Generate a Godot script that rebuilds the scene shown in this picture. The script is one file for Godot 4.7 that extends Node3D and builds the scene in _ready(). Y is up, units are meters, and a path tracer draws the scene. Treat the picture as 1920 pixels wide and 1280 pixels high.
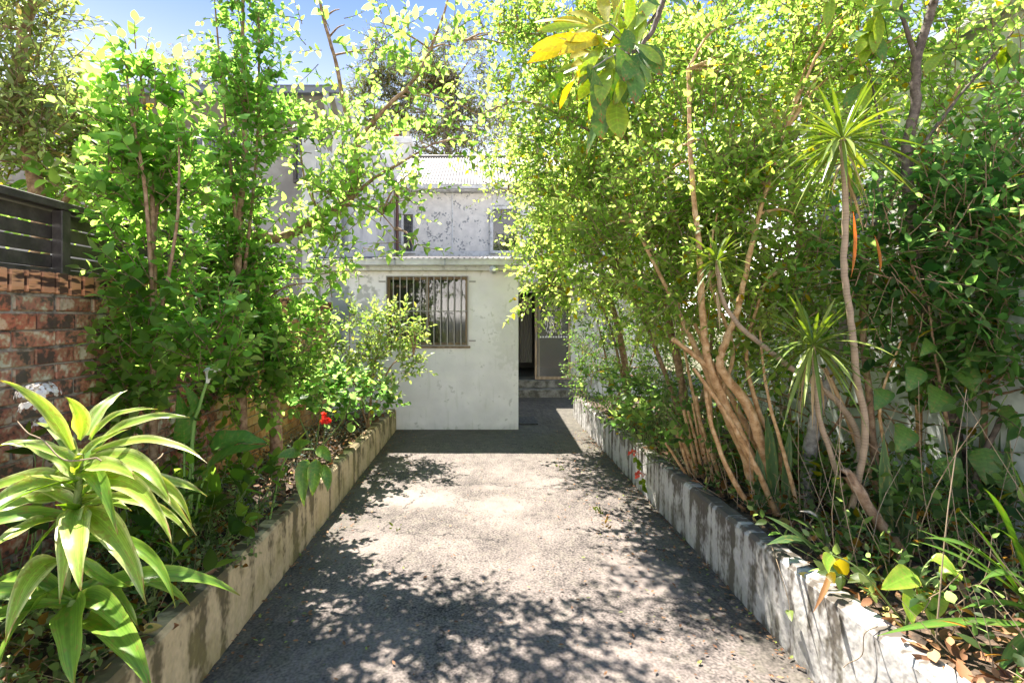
extends Node3D

# Every place below is worked out in metres: x right, y up, and "z" counts metres away from the camera's position down the drive.
const F := 970.0
const EYE := 1.65
var rng := RandomNumberGenerator.new()
var mats := {}
var leaf_meshes := {}
var clump_noise := FastNoiseLite.new()


func _ready() -> void:
	rng.seed = 20240611
	# --- camera, sky, sun, exposure ---
	var cam := Camera3D.new()
	cam.name = "camera"
	cam.projection = Camera3D.PROJECTION_FRUSTUM
	cam.near = 0.05
	cam.far = 900.0
	cam.size = 0.05 * 1280.0 / F
	cam.frustum_offset = Vector2(0.05 * 55.0 / F, -0.05 * 43.0 / F)
	cam.position = Vector3(0, EYE, 0)
	add_child(cam)
	cam.current = true
	var env := Environment.new()
	env.background_mode = Environment.BG_SKY
	var sky_mat := ProceduralSkyMaterial.new()
	sky_mat.sky_top_color = Color(0.135, 0.235, 0.37)
	sky_mat.sky_horizon_color = Color(0.99, 0.96, 0.92)
	sky_mat.sky_curve = 0.12
	sky_mat.ground_horizon_color = Color(0.62, 0.63, 0.60)
	sky_mat.ground_bottom_color = Color(0.40, 0.40, 0.36)
	sky_mat.sky_energy_multiplier = 0.90
	sky_mat.ground_energy_multiplier = 0.6
	var sky := Sky.new()
	sky.sky_material = sky_mat
	env.sky = sky
	env.tonemap_mode = Environment.TONE_MAPPER_LINEAR
	env.tonemap_exposure = 10.6
	env.sdfgi_enabled = true
	env.ssao_enabled = true
	env.ssil_enabled = true
	var we := WorldEnvironment.new()
	we.name = "world_environment"
	we.environment = env
	add_child(we)
	var sun := DirectionalLight3D.new()
	sun.name = "sun"
	sun.light_energy = 0.60
	sun.light_color = Color(1.0, 0.97, 0.93)
	sun.light_angular_distance = 0.5
	sun.shadow_enabled = true
	add_child(sun)
	sun.look_at_from_position(Vector3.ZERO, Vector3(0.65, -2.55, 1.19), Vector3.UP)
	clump_noise.seed = 5
	clump_noise.frequency = 1.1
	make_materials()
	make_ground()
	make_planter_walls()
	make_brick_wall()
	make_fence()
	make_house()
	make_left_neighbour()
	make_right_side()
	make_far_trees()
	make_left_plants()
	make_left_foreground()
	make_right_trees()
	make_right_bed()
	make_small_things()


# ------------------------------------------------------------------ helpers
func W(x: float, y: float, z: float) -> Vector3:
	return Vector3(x, y, -z)


func P(px: float, py: float, z: float) -> Vector3:
	return Vector3((px - 905.0) * z / F, EYE - (py - 597.0) * z / F, -z)


func lin(r: float, g: float, b: float) -> Color:
	return Color(r, g, b).linear_to_srgb()


func rr(a: float, b: float) -> float:
	return rng.randf_range(a, b)


func rand_dir() -> Vector3:
	var y := rr(-1, 1)
	var a := rr(0, TAU)
	var s := sqrt(1.0 - y * y)
	return Vector3(s * cos(a), y, s * sin(a))


class MB:
	var v := PackedVector3Array()
	var n := PackedVector3Array()
	var uv := PackedVector2Array()
	var ix := PackedInt32Array()

	func face(pts: Array, out: Vector3) -> void:   # a flat convex face, turned to look along "out"
		var nn: Vector3 = (pts[1] - pts[0]).cross(pts[2] - pts[0]).normalized()
		var flip := nn.dot(out) < 0.0
		if flip:
			nn = -nn
		var s := v.size()
		for p in pts:
			v.append(p)
			n.append(nn)
			uv.append(Vector2(p.x + p.z, p.y))
		for k in range(1, pts.size() - 1):
			if flip:
				ix.append_array(PackedInt32Array([s, s + k, s + k + 1]))
			else:
				ix.append_array(PackedInt32Array([s, s + k + 1, s + k]))

	func box(c: Vector3, size: Vector3, b := Basis.IDENTITY, ch := 0.0) -> void:
		var h := size * 0.5
		var q := func(x: float, y: float, z: float) -> Vector3: return c + b * Vector3(x, y, z)
		var e := h - Vector3(ch, ch, ch)
		for s: float in [-1.0, 1.0]:
			face([q.call(s * h.x, -e.y, -e.z), q.call(s * h.x, e.y, -e.z), q.call(s * h.x, e.y, e.z), q.call(s * h.x, -e.y, e.z)], b.x * s)
			face([q.call(-e.x, s * h.y, -e.z), q.call(e.x, s * h.y, -e.z), q.call(e.x, s * h.y, e.z), q.call(-e.x, s * h.y, e.z)], b.y * s)
			face([q.call(-e.x, -e.y, s * h.z), q.call(e.x, -e.y, s * h.z), q.call(e.x, e.y, s * h.z), q.call(-e.x, e.y, s * h.z)], b.z * s)
		if ch <= 0.0:
			return
		for s: float in [-1.0, 1.0]:
			for t: float in [-1.0, 1.0]:
				face([q.call(-e.x, s * h.y, t * e.z), q.call(e.x, s * h.y, t * e.z), q.call(e.x, s * e.y, t * h.z), q.call(-e.x, s * e.y, t * h.z)], b.y * s + b.z * t)
				face([q.call(s * h.x, -e.y, t * e.z), q.call(s * h.x, e.y, t * e.z), q.call(s * e.x, e.y, t * h.z), q.call(s * e.x, -e.y, t * h.z)], b.x * s + b.z * t)
				face([q.call(s * h.x, t * e.y, -e.z), q.call(s * h.x, t * e.y, e.z), q.call(s * e.x, t * h.y, e.z), q.call(s * e.x, t * h.y, -e.z)], b.x * s + b.y * t)
				for u: float in [-1.0, 1.0]:
					face([q.call(s * h.x, t * e.y, u * e.z), q.call(s * e.x, t * h.y, u * e.z), q.call(s * e.x, t * e.y, u * h.z)], b.x * s + b.y * t + b.z * u)

	func span(a: Vector3, c: Vector3, ch := 0.0) -> void:   # a box between two corners
		box((a + c) * 0.5, (a - c).abs(), Basis.IDENTITY, ch)

	func tube(pts: PackedVector3Array, radii: PackedFloat32Array, sides := 7, cap := true) -> void:
		var up := Vector3(0.31, 0.2, 0.93)
		var s := v.size()
		var length := 0.0
		for k in pts.size():
			var d: Vector3 = (pts[mini(k + 1, pts.size() - 1)] - pts[maxi(k - 1, 0)]).normalized()
			var x := (up - d * up.dot(d)).normalized()
			up = x
			var y := d.cross(x)
			if k > 0:
				length += pts[k].distance_to(pts[k - 1])
			for j in sides + 1:
				var a := TAU * j / sides
				var o := x * cos(a) + y * sin(a)
				v.append(pts[k] + o * radii[k])
				n.append(o)
				uv.append(Vector2(float(j) / sides, length))
		var w := sides + 1
		for k in pts.size() - 1:
			for j in sides:
				var p := s + k * w + j
				ix.append_array(PackedInt32Array([p, p + w, p + 1, p + 1, p + w, p + w + 1]))
		if cap:
			for e: int in [0, pts.size() - 1]:
				var ring := []
				for j in sides:
					ring.append(v[s + e * w + j])
				face(ring, (pts[e] - pts[1 if e == 0 else e - 1]))

	func grid(rows: Array, uvs: Array) -> void:   # smooth sheet through rows of points
		var s := v.size()
		var h := rows.size()
		var w: int = rows[0].size()
		for r in h:
			for k in w:
				var du: Vector3 = rows[r][mini(k + 1, w - 1)] - rows[r][maxi(k - 1, 0)]
				var dv: Vector3 = rows[mini(r + 1, h - 1)][k] - rows[maxi(r - 1, 0)][k]
				var nn := du.cross(dv)
				if nn.length_squared() < 1e-14:
					du = rows[h / 2][w - 1] - rows[h / 2][0]
					nn = du.cross(dv)
				v.append(rows[r][k])
				n.append(nn.normalized())
				uv.append(uvs[r][k])
		for r in h - 1:
			for k in w - 1:
				var p := s + r * w + k
				ix.append_array(PackedInt32Array([p, p + w, p + 1, p + 1, p + w, p + w + 1]))

	func map_xy(x0: float, y0: float, w: float, h: float) -> void:
		for k in v.size():
			uv[k] = Vector2((v[k].x - x0) / w, 1.0 - (v[k].y - y0) / h)

	func map_zy(z0: float, y0: float, w: float, h: float) -> void:
		for k in v.size():
			uv[k] = Vector2((-v[k].z - z0) / w, 1.0 - (v[k].y - y0) / h)

	func mesh() -> ArrayMesh:
		var a := []
		a.resize(Mesh.ARRAY_MAX)
		a[Mesh.ARRAY_VERTEX] = v
		a[Mesh.ARRAY_NORMAL] = n
		a[Mesh.ARRAY_TEX_UV] = uv
		a[Mesh.ARRAY_INDEX] = ix
		var m := ArrayMesh.new()
		m.add_surface_from_arrays(Mesh.PRIMITIVE_TRIANGLES, a)
		return m


func thing(called: String, label: String, category: String, at := Vector3.ZERO, group := "") -> Node3D:
	var o := Node3D.new()
	o.name = called
	add_child(o, true)
	o.position = at
	tag(o, label, category, group)
	return o


func tag(o: Node, label: String, category: String, group := "") -> void:
	o.set_meta("label", label)
	o.set_meta("category", category)
	if group:
		o.set_meta("group", group)


# a part whose shape is given in world places; its thing may stand anywhere
func part(called: String, mb: MB, mat: Material, parent: Node3D, stuff := false) -> MeshInstance3D:
	var o := MeshInstance3D.new()
	o.name = called
	o.mesh = mb.mesh()
	o.material_override = mat
	parent.add_child(o, true)
	if parent != self and not parent is MeshInstance3D:
		o.position = -parent.position
	if stuff:
		o.set_meta("kind", "stuff")
	return o


func struct(called: String, mb: MB, mat: Material) -> MeshInstance3D:
	var o := part(called, mb, mat, self)
	o.set_meta("kind", "structure")
	return o


func box_part(called: String, a: Vector3, b: Vector3, mat: Material, parent: Node3D, ch := 0.0) -> MeshInstance3D:
	var m := MB.new()
	m.span(a, b, ch)
	return part(called, m, mat, parent)


func smooth(pts: Array, per := 5) -> PackedVector3Array:
	var out := PackedVector3Array()
	for k in pts.size() - 1:
		var a: Vector3 = pts[maxi(k - 1, 0)]
		var b: Vector3 = pts[k]
		var c: Vector3 = pts[k + 1]
		var d: Vector3 = pts[mini(k + 2, pts.size() - 1)]
		for j in per:
			out.append(b.cubic_interpolate(c, a, d, float(j) / per))
	out.append(pts[pts.size() - 1])
	return out


func limb(mb: MB, pts: Array, r0: float, r1: float, sides := 7, per := 5) -> PackedVector3Array:
	var p := smooth(pts, per)
	var r := PackedFloat32Array()
	for k in p.size():
		var t := float(k) / maxi(p.size() - 1, 1)
		r.append(lerpf(r0, r1, t) * (1.0 + rr(-0.07, 0.07)))
		if k > 0 and k < p.size() - 1:
			p[k] += rand_dir() * r0 * 0.12
	mb.tube(p, r, sides)
	return p


# ------------------------------------------------------------------ materials
func noise_bytes(w: int, h: int, freq: float, octaves: int, sd: int, kind := FastNoiseLite.TYPE_SIMPLEX_SMOOTH, stretch := Vector2.ONE) -> PackedByteArray:
	var f := FastNoiseLite.new()
	f.noise_type = kind
	f.seed = sd
	f.frequency = freq
	f.fractal_type = FastNoiseLite.FRACTAL_FBM
	f.fractal_octaves = octaves
	if stretch != Vector2.ONE:
		var small := f.get_image(int(w / stretch.x), int(h / stretch.y), false, false, true)
		small.resize(w, h, Image.INTERPOLATE_CUBIC)
		return small.get_data()
	return f.get_seamless_image(w, h, false, false, 0.1, true).get_data() if kind != FastNoiseLite.TYPE_CELLULAR else f.get_image(w, h, false, false, true).get_data()


func tex(data: PackedByteArray, w: int, h: int, fmt := Image.FORMAT_RGB8) -> ImageTexture:
	return ImageTexture.create_from_image(Image.create_from_data(w, h, false, fmt, data))


# a tint sheet: grey noise that runs between colours (linear values) by thresholds; multiplies the albedo colour
func blend_tex(sd: int, cols: Array, freq := 0.012, size := 256, contrast := 1.6, stretch := Vector2.ONE) -> ImageTexture:
	var a := noise_bytes(size, size, freq, 5, sd, FastNoiseLite.TYPE_SIMPLEX_SMOOTH, stretch)
	var b := noise_bytes(size, size, freq * 6.0, 3, sd + 7)
	var lut := []
	for k in 256:
		var t := clampf((k / 255.0 - 0.5) * contrast + 0.5, 0, 1) * (cols.size() - 1)
		var i := mini(int(t), cols.size() - 2)
		var c: Color = cols[i].lerp(cols[i + 1], t - i)
		lut.append(c.linear_to_srgb())
	var out := PackedByteArray()
	out.resize(size * size * 3)
	for k in size * size:
		var c: Color = lut[clampi(a[k] + (b[k] - 128) * 2 / 5, 0, 255)]
		out[k * 3] = int(c.r * 255)
		out[k * 3 + 1] = int(c.g * 255)
		out[k * 3 + 2] = int(c.b * 255)
	return tex(out, size, size)


func grey_tex(sd: int, freq: float, size := 256, octaves := 5, stretch := Vector2.ONE) -> ImageTexture:
	return tex(noise_bytes(size, size, freq, octaves, sd, FastNoiseLite.TYPE_SIMPLEX_SMOOTH, stretch), size, size, Image.FORMAT_L8)


func plain_mat(c: Color, rough := 0.8, metal := 0.0) -> StandardMaterial3D:
	var m := StandardMaterial3D.new()
	m.albedo_color = c.linear_to_srgb()
	m.roughness = rough
	m.metallic = metal
	return m


# colour sheet + relief wrapped over the world in three planes
func rough_mat(t: Texture2D, scale: float, rough := 0.85, relief: Texture2D = null, deep := 0.3, tint := Color.WHITE) -> StandardMaterial3D:
	var m := StandardMaterial3D.new()
	m.albedo_color = tint.linear_to_srgb()
	m.albedo_texture = t
	m.roughness = rough
	m.uv1_triplanar = true
	m.uv1_world_triplanar = true
	m.uv1_scale = Vector3.ONE * scale
	if relief:
		m.heightmap_enabled = true
		m.heightmap_texture = relief
		m.heightmap_scale = deep
	return m


var dot: ImageTexture


func white_dot() -> ImageTexture:
	if dot == null:
		var im := Image.create(2, 2, false, Image.FORMAT_RGB8)
		im.fill(Color.WHITE)
		dot = ImageTexture.create_from_image(im)
	return dot


func leaf_mat(c: Color, rough := 0.42, through := Color(1.0, 1.0, 0.5), copies := false) -> StandardMaterial3D:
	var m := StandardMaterial3D.new()
	m.albedo_color = Color.WHITE if copies else c.linear_to_srgb()
	m.vertex_color_use_as_albedo = copies
	if not copies:
		m.albedo_texture = white_dot()
	m.roughness = rough
	m.backlight_enabled = true
	m.backlight = through
	m.cull_mode = BaseMaterial3D.CULL_DISABLED
	return m


func make_materials() -> void:
	var g := grey_tex(31, 0.03)
	var fine := grey_tex(32, 0.11, 256, 4)
	mats.relief = g
	mats.fine = fine
	mats.bark_brown = rough_mat(blend_tex(1, [Color(0.14, 0.08, 0.045), Color(0.30, 0.18, 0.10), Color(0.45, 0.31, 0.20)], 0.02), 3.0, 0.85, g, 0.5)
	mats.bark_orange = rough_mat(blend_tex(2, [Color(0.30, 0.15, 0.055), Color(0.55, 0.33, 0.15), Color(0.66, 0.46, 0.26)], 0.02), 3.0, 0.8, g, 0.4)
	mats.bark_dark = rough_mat(blend_tex(3, [Color(0.05, 0.036, 0.026), Color(0.11, 0.08, 0.06), Color(0.2, 0.16, 0.12)], 0.02), 3.0, 0.85, g, 0.5)
	mats.bark_grey = rough_mat(blend_tex(4, [Color(0.13, 0.11, 0.09), Color(0.26, 0.23, 0.19), Color(0.42, 0.39, 0.33)], 0.02), 3.0, 0.85, g, 0.5)
	mats.leaf_copy = leaf_mat(Color.WHITE, 0.34, Color(1.3, 1.3, 0.95), true)
	mats.leaf_gloss = leaf_mat(Color.WHITE, 0.42, Color(1.1, 1.1, 0.85), true)
	mats.leaf_dry = leaf_mat(Color.WHITE, 0.75, Color(0.5, 0.45, 0.3), true)
	mats.petal = leaf_mat(Color.WHITE, 0.6, Color(0.9, 0.85, 0.85), true)
	mats.twig = plain_mat(Color(0.24, 0.16, 0.09), 0.8)
	mats.twig_green = plain_mat(Color(0.14, 0.20, 0.05), 0.6)
	mats.dry_twig = plain_mat(Color(0.30, 0.22, 0.14), 0.9)
	mats.soil = rough_mat(blend_tex(5, [Color(0.025, 0.017, 0.011), Color(0.075, 0.05, 0.032), Color(0.15, 0.10, 0.065)], 0.03), 1.6, 0.95, g, 2.5)
	mats.mortar = rough_mat(blend_tex(6, [Color(0.07, 0.06, 0.05), Color(0.25, 0.22, 0.18), Color(0.38, 0.34, 0.28)], 0.02), 1.1, 0.95, fine, 0.5)
	mats.charcoal = rough_mat(blend_tex(7, [Color(0.035, 0.029, 0.025), Color(0.052, 0.044, 0.038), Color(0.075, 0.064, 0.054)], 0.02), 1.5, 0.55, fine, 0.05)
	mats.pale_metal = rough_mat(blend_tex(8, [Color(0.50, 0.49, 0.46), Color(0.66, 0.645, 0.62), Color(0.74, 0.73, 0.71)], 0.012), 0.5, 0.5)
	mats.grey_metal = plain_mat(Color(0.36, 0.37, 0.38), 0.45, 0.2)
	mats.render_grey = rough_mat(blend_tex(9, [Color(0.46, 0.45, 0.43), Color(0.58, 0.565, 0.54), Color(0.66, 0.645, 0.62)], 0.01), 0.35, 0.9, fine, 0.15)
	mats.trim_white = rough_mat(blend_tex(10, [Color(0.40, 0.39, 0.37), Color(0.64, 0.635, 0.62), Color(0.72, 0.715, 0.70)], 0.02, 256, 1.3), 0.9, 0.6, fine, 0.08)
	mats.brown_timber = rough_mat(blend_tex(11, [Color(0.13, 0.08, 0.04), Color(0.24, 0.16, 0.085), Color(0.33, 0.23, 0.13)], 0.02, 256, 1.5, Vector2(1, 6)), 1.6, 0.6, fine, 0.1)
	mats.tan_timber = rough_mat(blend_tex(12, [Color(0.25, 0.17, 0.10), Color(0.40, 0.29, 0.18), Color(0.5, 0.38, 0.26)], 0.02, 256, 1.5, Vector2(1, 6)), 1.6, 0.55)
	mats.bar_metal = plain_mat(Color(0.30, 0.28, 0.26), 0.5, 0.35)
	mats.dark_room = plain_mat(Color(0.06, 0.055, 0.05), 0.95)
	var glass := plain_mat(Color(0.03, 0.035, 0.03), 0.02)
	glass.transparency = BaseMaterial3D.TRANSPARENCY_ALPHA
	glass.albedo_color.a = 0.28
	glass.metallic_specular = 1.0
	mats.glass = glass
	var glass2 := plain_mat(Color(0.35, 0.34, 0.31), 0.12)
	glass2.transparency = BaseMaterial3D.TRANSPARENCY_ALPHA
	glass2.albedo_color.a = 0.22
	mats.dirty_glass = glass2
	mats.concrete_step = rough_mat(blend_tex(13, [Color(0.09, 0.085, 0.065), Color(0.20, 0.19, 0.16), Color(0.30, 0.29, 0.26)], 0.02), 0.8, 0.9, g, 0.4)
	var ring := Image.create(8, 64, false, Image.FORMAT_RGB8)
	for y in 64:
		var dark := 1.0 - 0.32 * absf(sin(y * 0.59)) * (0.6 + 0.4 * sin(y * 0.23))
		var c := lin(0.40 * dark, 0.29 * dark, 0.19 * dark)
		for x in 8:
			ring.set_pixel(x, y, c)
	var m := StandardMaterial3D.new()
	m.albedo_texture = ImageTexture.create_from_image(ring)
	m.uv1_scale = Vector3(1, 5, 1)
	m.roughness = 0.8
	mats.ringed_bark = m


# ------------------------------------------------------------------ ground and walls
func drive_texture() -> ImageTexture:
	var w := 640
	var h := 2048
	var x0 := -1.3
	var z0 := 2.0
	var kx := w / 2.85
	var kz := h / 9.2
	var big := noise_bytes(w, h, 0.006, 4, 41)
	var mid := noise_bytes(w, h, 0.03, 4, 42)
	var grit := noise_bytes(w, h, 0.22, 3, 43)
	var pit := noise_bytes(w, h, 0.085, 3, 44)
	var out := PackedByteArray()
	out.resize(w * h * 3)
	# smooth pale repairs: x, z, half width, half depth, strength
	var repairs := [[-0.55, 4.73, 0.34, 0.26, 1.0], [0.16, 4.6, 0.26, 0.22, 0.8], [1.05, 3.35, 0.26, 0.3, 0.8], [-1.0, 3.9, 0.35, 0.4, 0.45], [0.05, 5.05, 0.2, 0.1, 0.8], [1.15, 4.0, 0.2, 0.18, 0.5], [-0.7, 2.6, 0.4, 0.3, 0.4], [0.5, 2.5, 0.5, 0.25, 0.3]]
	var lift := PackedFloat32Array()
	lift.resize(w * h)
	for r in repairs:
		for y in range(maxi(0, int((r[1] - r[3] * 1.5 - z0) * kz)), mini(h, int((r[1] + r[3] * 1.5 - z0) * kz))):
			for x in range(maxi(0, int((r[0] - r[2] * 1.5 - x0) * kx)), mini(w, int((r[0] + r[2] * 1.5 - x0) * kx))):
				var dx: float = (x / kx + x0 - r[0]) / r[2]
				var dz: float = (y / kz + z0 - r[1]) / r[3]
				var d := sqrt(dx * dx + dz * dz) + (mid[y * w + x] - 128) / 160.0
				lift[y * w + x] = maxf(lift[y * w + x], clampf((1.0 - d) * 14.0, 0, 1) * r[4])
	# cracks as wandering lines
	var lines := [[[-0.93, 3.55], [-0.80, 3.95], [-0.70, 4.4], [-0.55, 4.95], [-0.62, 5.25]], [[-1.2, 4.05], [-0.78, 4.0], [-0.2, 3.95], [0.1, 3.85]], [[-0.55, 5.1], [0.0, 5.16], [0.6, 5.0], [1.05, 5.05], [1.5, 4.95]], [[1.02, 5.05], [1.03, 4.6], [1.12, 4.25], [1.22, 4.0], [1.18, 3.8], [1.38, 3.6]], [[-0.25, 2.0], [-0.2, 2.5], [-0.22, 2.95], [-0.33, 3.2]], [[1.2, 2.6], [1.32, 3.0], [1.5, 3.1]], [[0.2, 6.9], [0.75, 6.6], [1.2, 6.2]]]
	var marks := {}
	for line in lines:
		for k in line.size() - 1:
			var a := Vector2((line[k][0] - x0) * kx, (line[k][1] - z0) * kz)
			var b := Vector2((line[k + 1][0] - x0) * kx, (line[k + 1][1] - z0) * kz)
			var steps := int(a.distance_to(b)) + 1
			for s in steps:
				var p := a.lerp(b, float(s) / steps)
				p += Vector2(clump_noise.get_noise_2d(p.x * 0.05, p.y * 0.05), clump_noise.get_noise_2d(p.y * 0.05 + 90, p.x * 0.05)) * 14.0
				var q := Vector2i(p)
				if q.x > 3 and q.y > 4 and q.x < w - 4 and q.y < h - 5 and (s % 17) > 0:
					var half := 1 if (s / 23) % 3 else 0
					for cy in range(-half - 1, half + 2):
						for cx in range(-half, half + 1):
							var at := (q.y + cy) * w + q.x + cx
							marks[at] = minf(marks.get(at, 1.0), 0.3 if absi(cx) + absi(cy) <= half else 0.75)
	for y in h:
		var z := y / kz + z0
		for x in w:
			var k := y * w + x
			var xx := x / kx + x0
			var t := 0.92 + (big[k] - 128) / 360.0 + (mid[k] - 128) / 620.0
			var rough_part := 1.0 - lift[k]
			t += (grit[k] - 128) / 150.0 * (0.2 + 0.75 * rough_part)
			if pit[k] > 168:
				t -= 0.30 * rough_part * clampf((pit[k] - 168) / 14.0, 0, 1)
			t += lift[k] * 0.34
			# grime that gathers beside the walls and where water stands by the house
			var edge := minf(xx + 1.28, 1.51 - xx)
			var wet := clampf((0.30 - edge) * 2.6 + (mid[k] - 128) / 260.0, 0.0, 0.42) + clampf((z - 6.1) * 0.5 + (big[k] - 128) / 260.0, 0.0, 0.45)
			var green := clampf((mid[k] - 150) / 300.0, 0, 0.12)
			var c := t * (1.0 - minf(wet, 0.62))
			if marks.has(k):
				c *= marks[k]
			var base := Color(0.156, 0.130, 0.114) * clampf(c, 0.1, 1.5)
			base = base.lerp(Color(0.20, 0.19, 0.13), wet * 0.25 + green).linear_to_srgb()
			out[k * 3] = clampi(int(base.r * 255), 0, 255)
			out[k * 3 + 1] = clampi(int(base.g * 255), 0, 255)
			out[k * 3 + 2] = clampi(int(base.b * 255), 0, 255)
	return tex(out, w, h)


func make_ground() -> void:
	var far := MB.new()
	far.grid([[W(-450, -0.06, -60), W(450, -0.06, -60)], [W(-450, -0.06, 800), W(450, -0.06, 800)]], [[Vector2(0, 0), Vector2(1, 0)], [Vector2(0, 1), Vector2(1, 1)]])
	struct("ground", far, rough_mat(blend_tex(14, [Color(0.05, 0.06, 0.025), Color(0.12, 0.12, 0.06), Color(0.2, 0.17, 0.1)], 0.02), 0.15, 0.95))
	var d := MB.new()
	var rows := []
	var uvs := []
	for r in 131:
		var z := -15.0 + r * 0.2
		var row := []
		var uvr := []
		for k in 29:
			var x := (-2.4 + k * 0.2) * (1.0 if z > -1.5 else 2.4)
			row.append(W(x, clump_noise.get_noise_2d(x * 1.4, z * 1.4) * 0.012 if z < 7.4 else 0.0, z))
			uvr.append(Vector2((x + 1.3) / 2.85, (z - 2.0) / 9.2))
		rows.append(row)
		uvs.append(uvr)
	d.grid(rows, uvs)
	var m := StandardMaterial3D.new()
	m.albedo_texture = drive_texture()
	m.roughness = 0.93
	var grit := noise_bytes(512, 512, 0.06, 4, 77)
	m.heightmap_enabled = true
	m.heightmap_texture = tex(grit, 512, 512, Image.FORMAT_L8)
	m.heightmap_scale = 0.9
	m.uv1_scale = Vector3.ONE
	struct("driveway", d, m)
	for side: float in [-1.0, 1.0]:
		var s := MB.new()
		rows = []
		uvs = []
		for r in 90:
			var z := 0.3 + r * 0.0822
			if side > 0:
				z = 0.3 + r * 0.091
			var row := []
			var uvr := []
			for k in 12:
				var x := lerpf(-2.17, -1.38, k / 11.0) if side < 0 else lerpf(1.61, 2.95, k / 11.0)
				row.append(W(x, planter_top(side, z) - 0.06 + clump_noise.get_noise_2d(x * 5.0, z * 5.0) * 0.07 + (0.04 if k == 5 else 0.0), z))
				uvr.append(Vector2(x, z))
			rows.append(row)
			uvs.append(uvr)
		s.grid(rows, uvs)
		struct("garden_soil", s, mats.soil)


func planter_top(side: float, z: float) -> float:
	return lerpf(0.42, 0.31, clampf(z / 7.6, 0, 1)) if side < 0 else lerpf(0.47, 0.36, clampf(z / 8.6, 0, 1))


func streak_texture(w: int, h: int, sd: int, clean: Color, stain: Color, moss: Color, amount: float, side: float, along: Callable) -> ImageTexture:
	var runs := noise_bytes(w, h, 0.035, 3, sd, FastNoiseLite.TYPE_SIMPLEX_SMOOTH, Vector2(1, 14))
	var blot := noise_bytes(w, h, 0.02, 4, sd + 1)
	var fine := noise_bytes(w, h, 0.14, 3, sd + 2)
	var out := PackedByteArray()
	out.resize(w * h * 3)
	for y in h:
		var v := float(y) / h
		for x in w:
			var k := y * w + x
			var want: float = along.call(float(x) / w)
			var vt := 1.0 - planter_top(side, 0.3 + float(x) / w * (7.36 if side < 0 else 8.3)) / 0.62
			var lip := 1.0 if v < vt else 0.75 * exp(-(v - vt) * 9.0) - 0.25 * smoothstep(0.1, 0.5, v - vt) + 0.5 * smoothstep(0.90, 1.0, v)
			var t := clampf(((runs[k] - 128) / 90.0 + (blot[k] - 128) / 120.0 + (fine[k] - 128) / 190.0) + (want - 0.5) * 2.0 + lip, 0, 1) * amount
			var g := clampf((blot[k] - 120) / 130.0 + (v - 0.75) * 1.2, 0, 0.6) * amount
			var c := clean * (1.0 + (fine[k] - 128) / 700.0)
			c = c.lerp(stain, t).lerp(moss, g * 0.6).linear_to_srgb()
			out[k * 3] = clampi(int(c.r * 255), 0, 255)
			out[k * 3 + 1] = clampi(int(c.g * 255), 0, 255)
			out[k * 3 + 2] = clampi(int(c.b * 255), 0, 255)
	return tex(out, w, h)


func make_planter_walls() -> void:
	for side: float in [-1.0, 1.0]:
		var outer := -1.28 if side < 0 else 1.51
		var z1 := 7.66 if side < 0 else 8.6
		var o := MB.new()
		var old := []
		var segs := 190
		for k in segs + 1:
			var z := lerpf(0.3, z1, float(k) / segs)
			var j := clump_noise.get_noise_2d(z * 9.0, side * 7.0)
			var j2 := clump_noise.get_noise_2d(z * 14.0, side * 7.0 + 40.0)
			var top := planter_top(side, z) + j * 0.005 + j2 * 0.002
			var s := side
			var ring := [W(outer + s * j2 * 0.006, -0.02, z), W(outer + s * (0.006 * j), top * 0.5, z), W(outer + s * (0.004 + 0.005 * j2), top - 0.022, z), W(outer + s * 0.022, top, z), W(outer + s * 0.105, top + j2 * 0.006, z), W(outer + s * 0.125, top - 0.02, z), W(outer + s * 0.125, -0.02, z)]
			if k > 0:
				for i in 6:
					var s0 := o.v.size()
					o.face([old[i], old[i + 1], ring[i + 1], ring[i]], Vector3(-side if i < 3 else (0.0 if i < 5 else side), 0.05 if i < 3 else 1.0, 0))
					for q in range(s0, o.v.size()):
						o.uv[q] = Vector2((-o.v[q].z - 0.3) / (z1 - 0.3), 1.0 - (o.v[q].y + absf(o.v[q].x - outer)) / 0.62)
			if k == 0 or k == segs:
				o.face(ring, Vector3(0, 0, 1 if k == 0 else -1))
			old = ring
		var m := StandardMaterial3D.new()
		if side < 0:
			m.albedo_texture = streak_texture(1536, 96, 51, Color(0.55, 0.43, 0.25), Color(0.13, 0.10, 0.05), Color(0.30, 0.25, 0.08), 1.0, -1.0, func(u: float) -> float: return 0.58 - 0.12 * u)
		else:
			m.albedo_texture = streak_texture(2048, 96, 61, Color(0.50, 0.48, 0.45), Color(0.085, 0.068, 0.05), Color(0.19, 0.18, 0.135), 0.95, 1.0, func(u: float) -> float: return clampf(0.16 + 0.42 * smoothstep(0.16, 0.34, u) + 0.1 * u, 0.0, 0.6))
		m.roughness = 0.92
		m.heightmap_enabled = true
		m.heightmap_texture = tex(noise_bytes(2048, 152, 0.05, 5, 66), 2048, 152, Image.FORMAT_L8)
		m.heightmap_scale = 0.5
		m.texture_repeat = true
		var t := part("retaining_wall", o, m, self)
		if side < 0:
			tag(t, "low mossy brown concrete retaining wall along the left edge of the driveway", "wall", "low planter walls")
		else:
			tag(t, "low white painted retaining wall with dark drip stains right of the driveway", "wall", "low planter walls")


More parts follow.
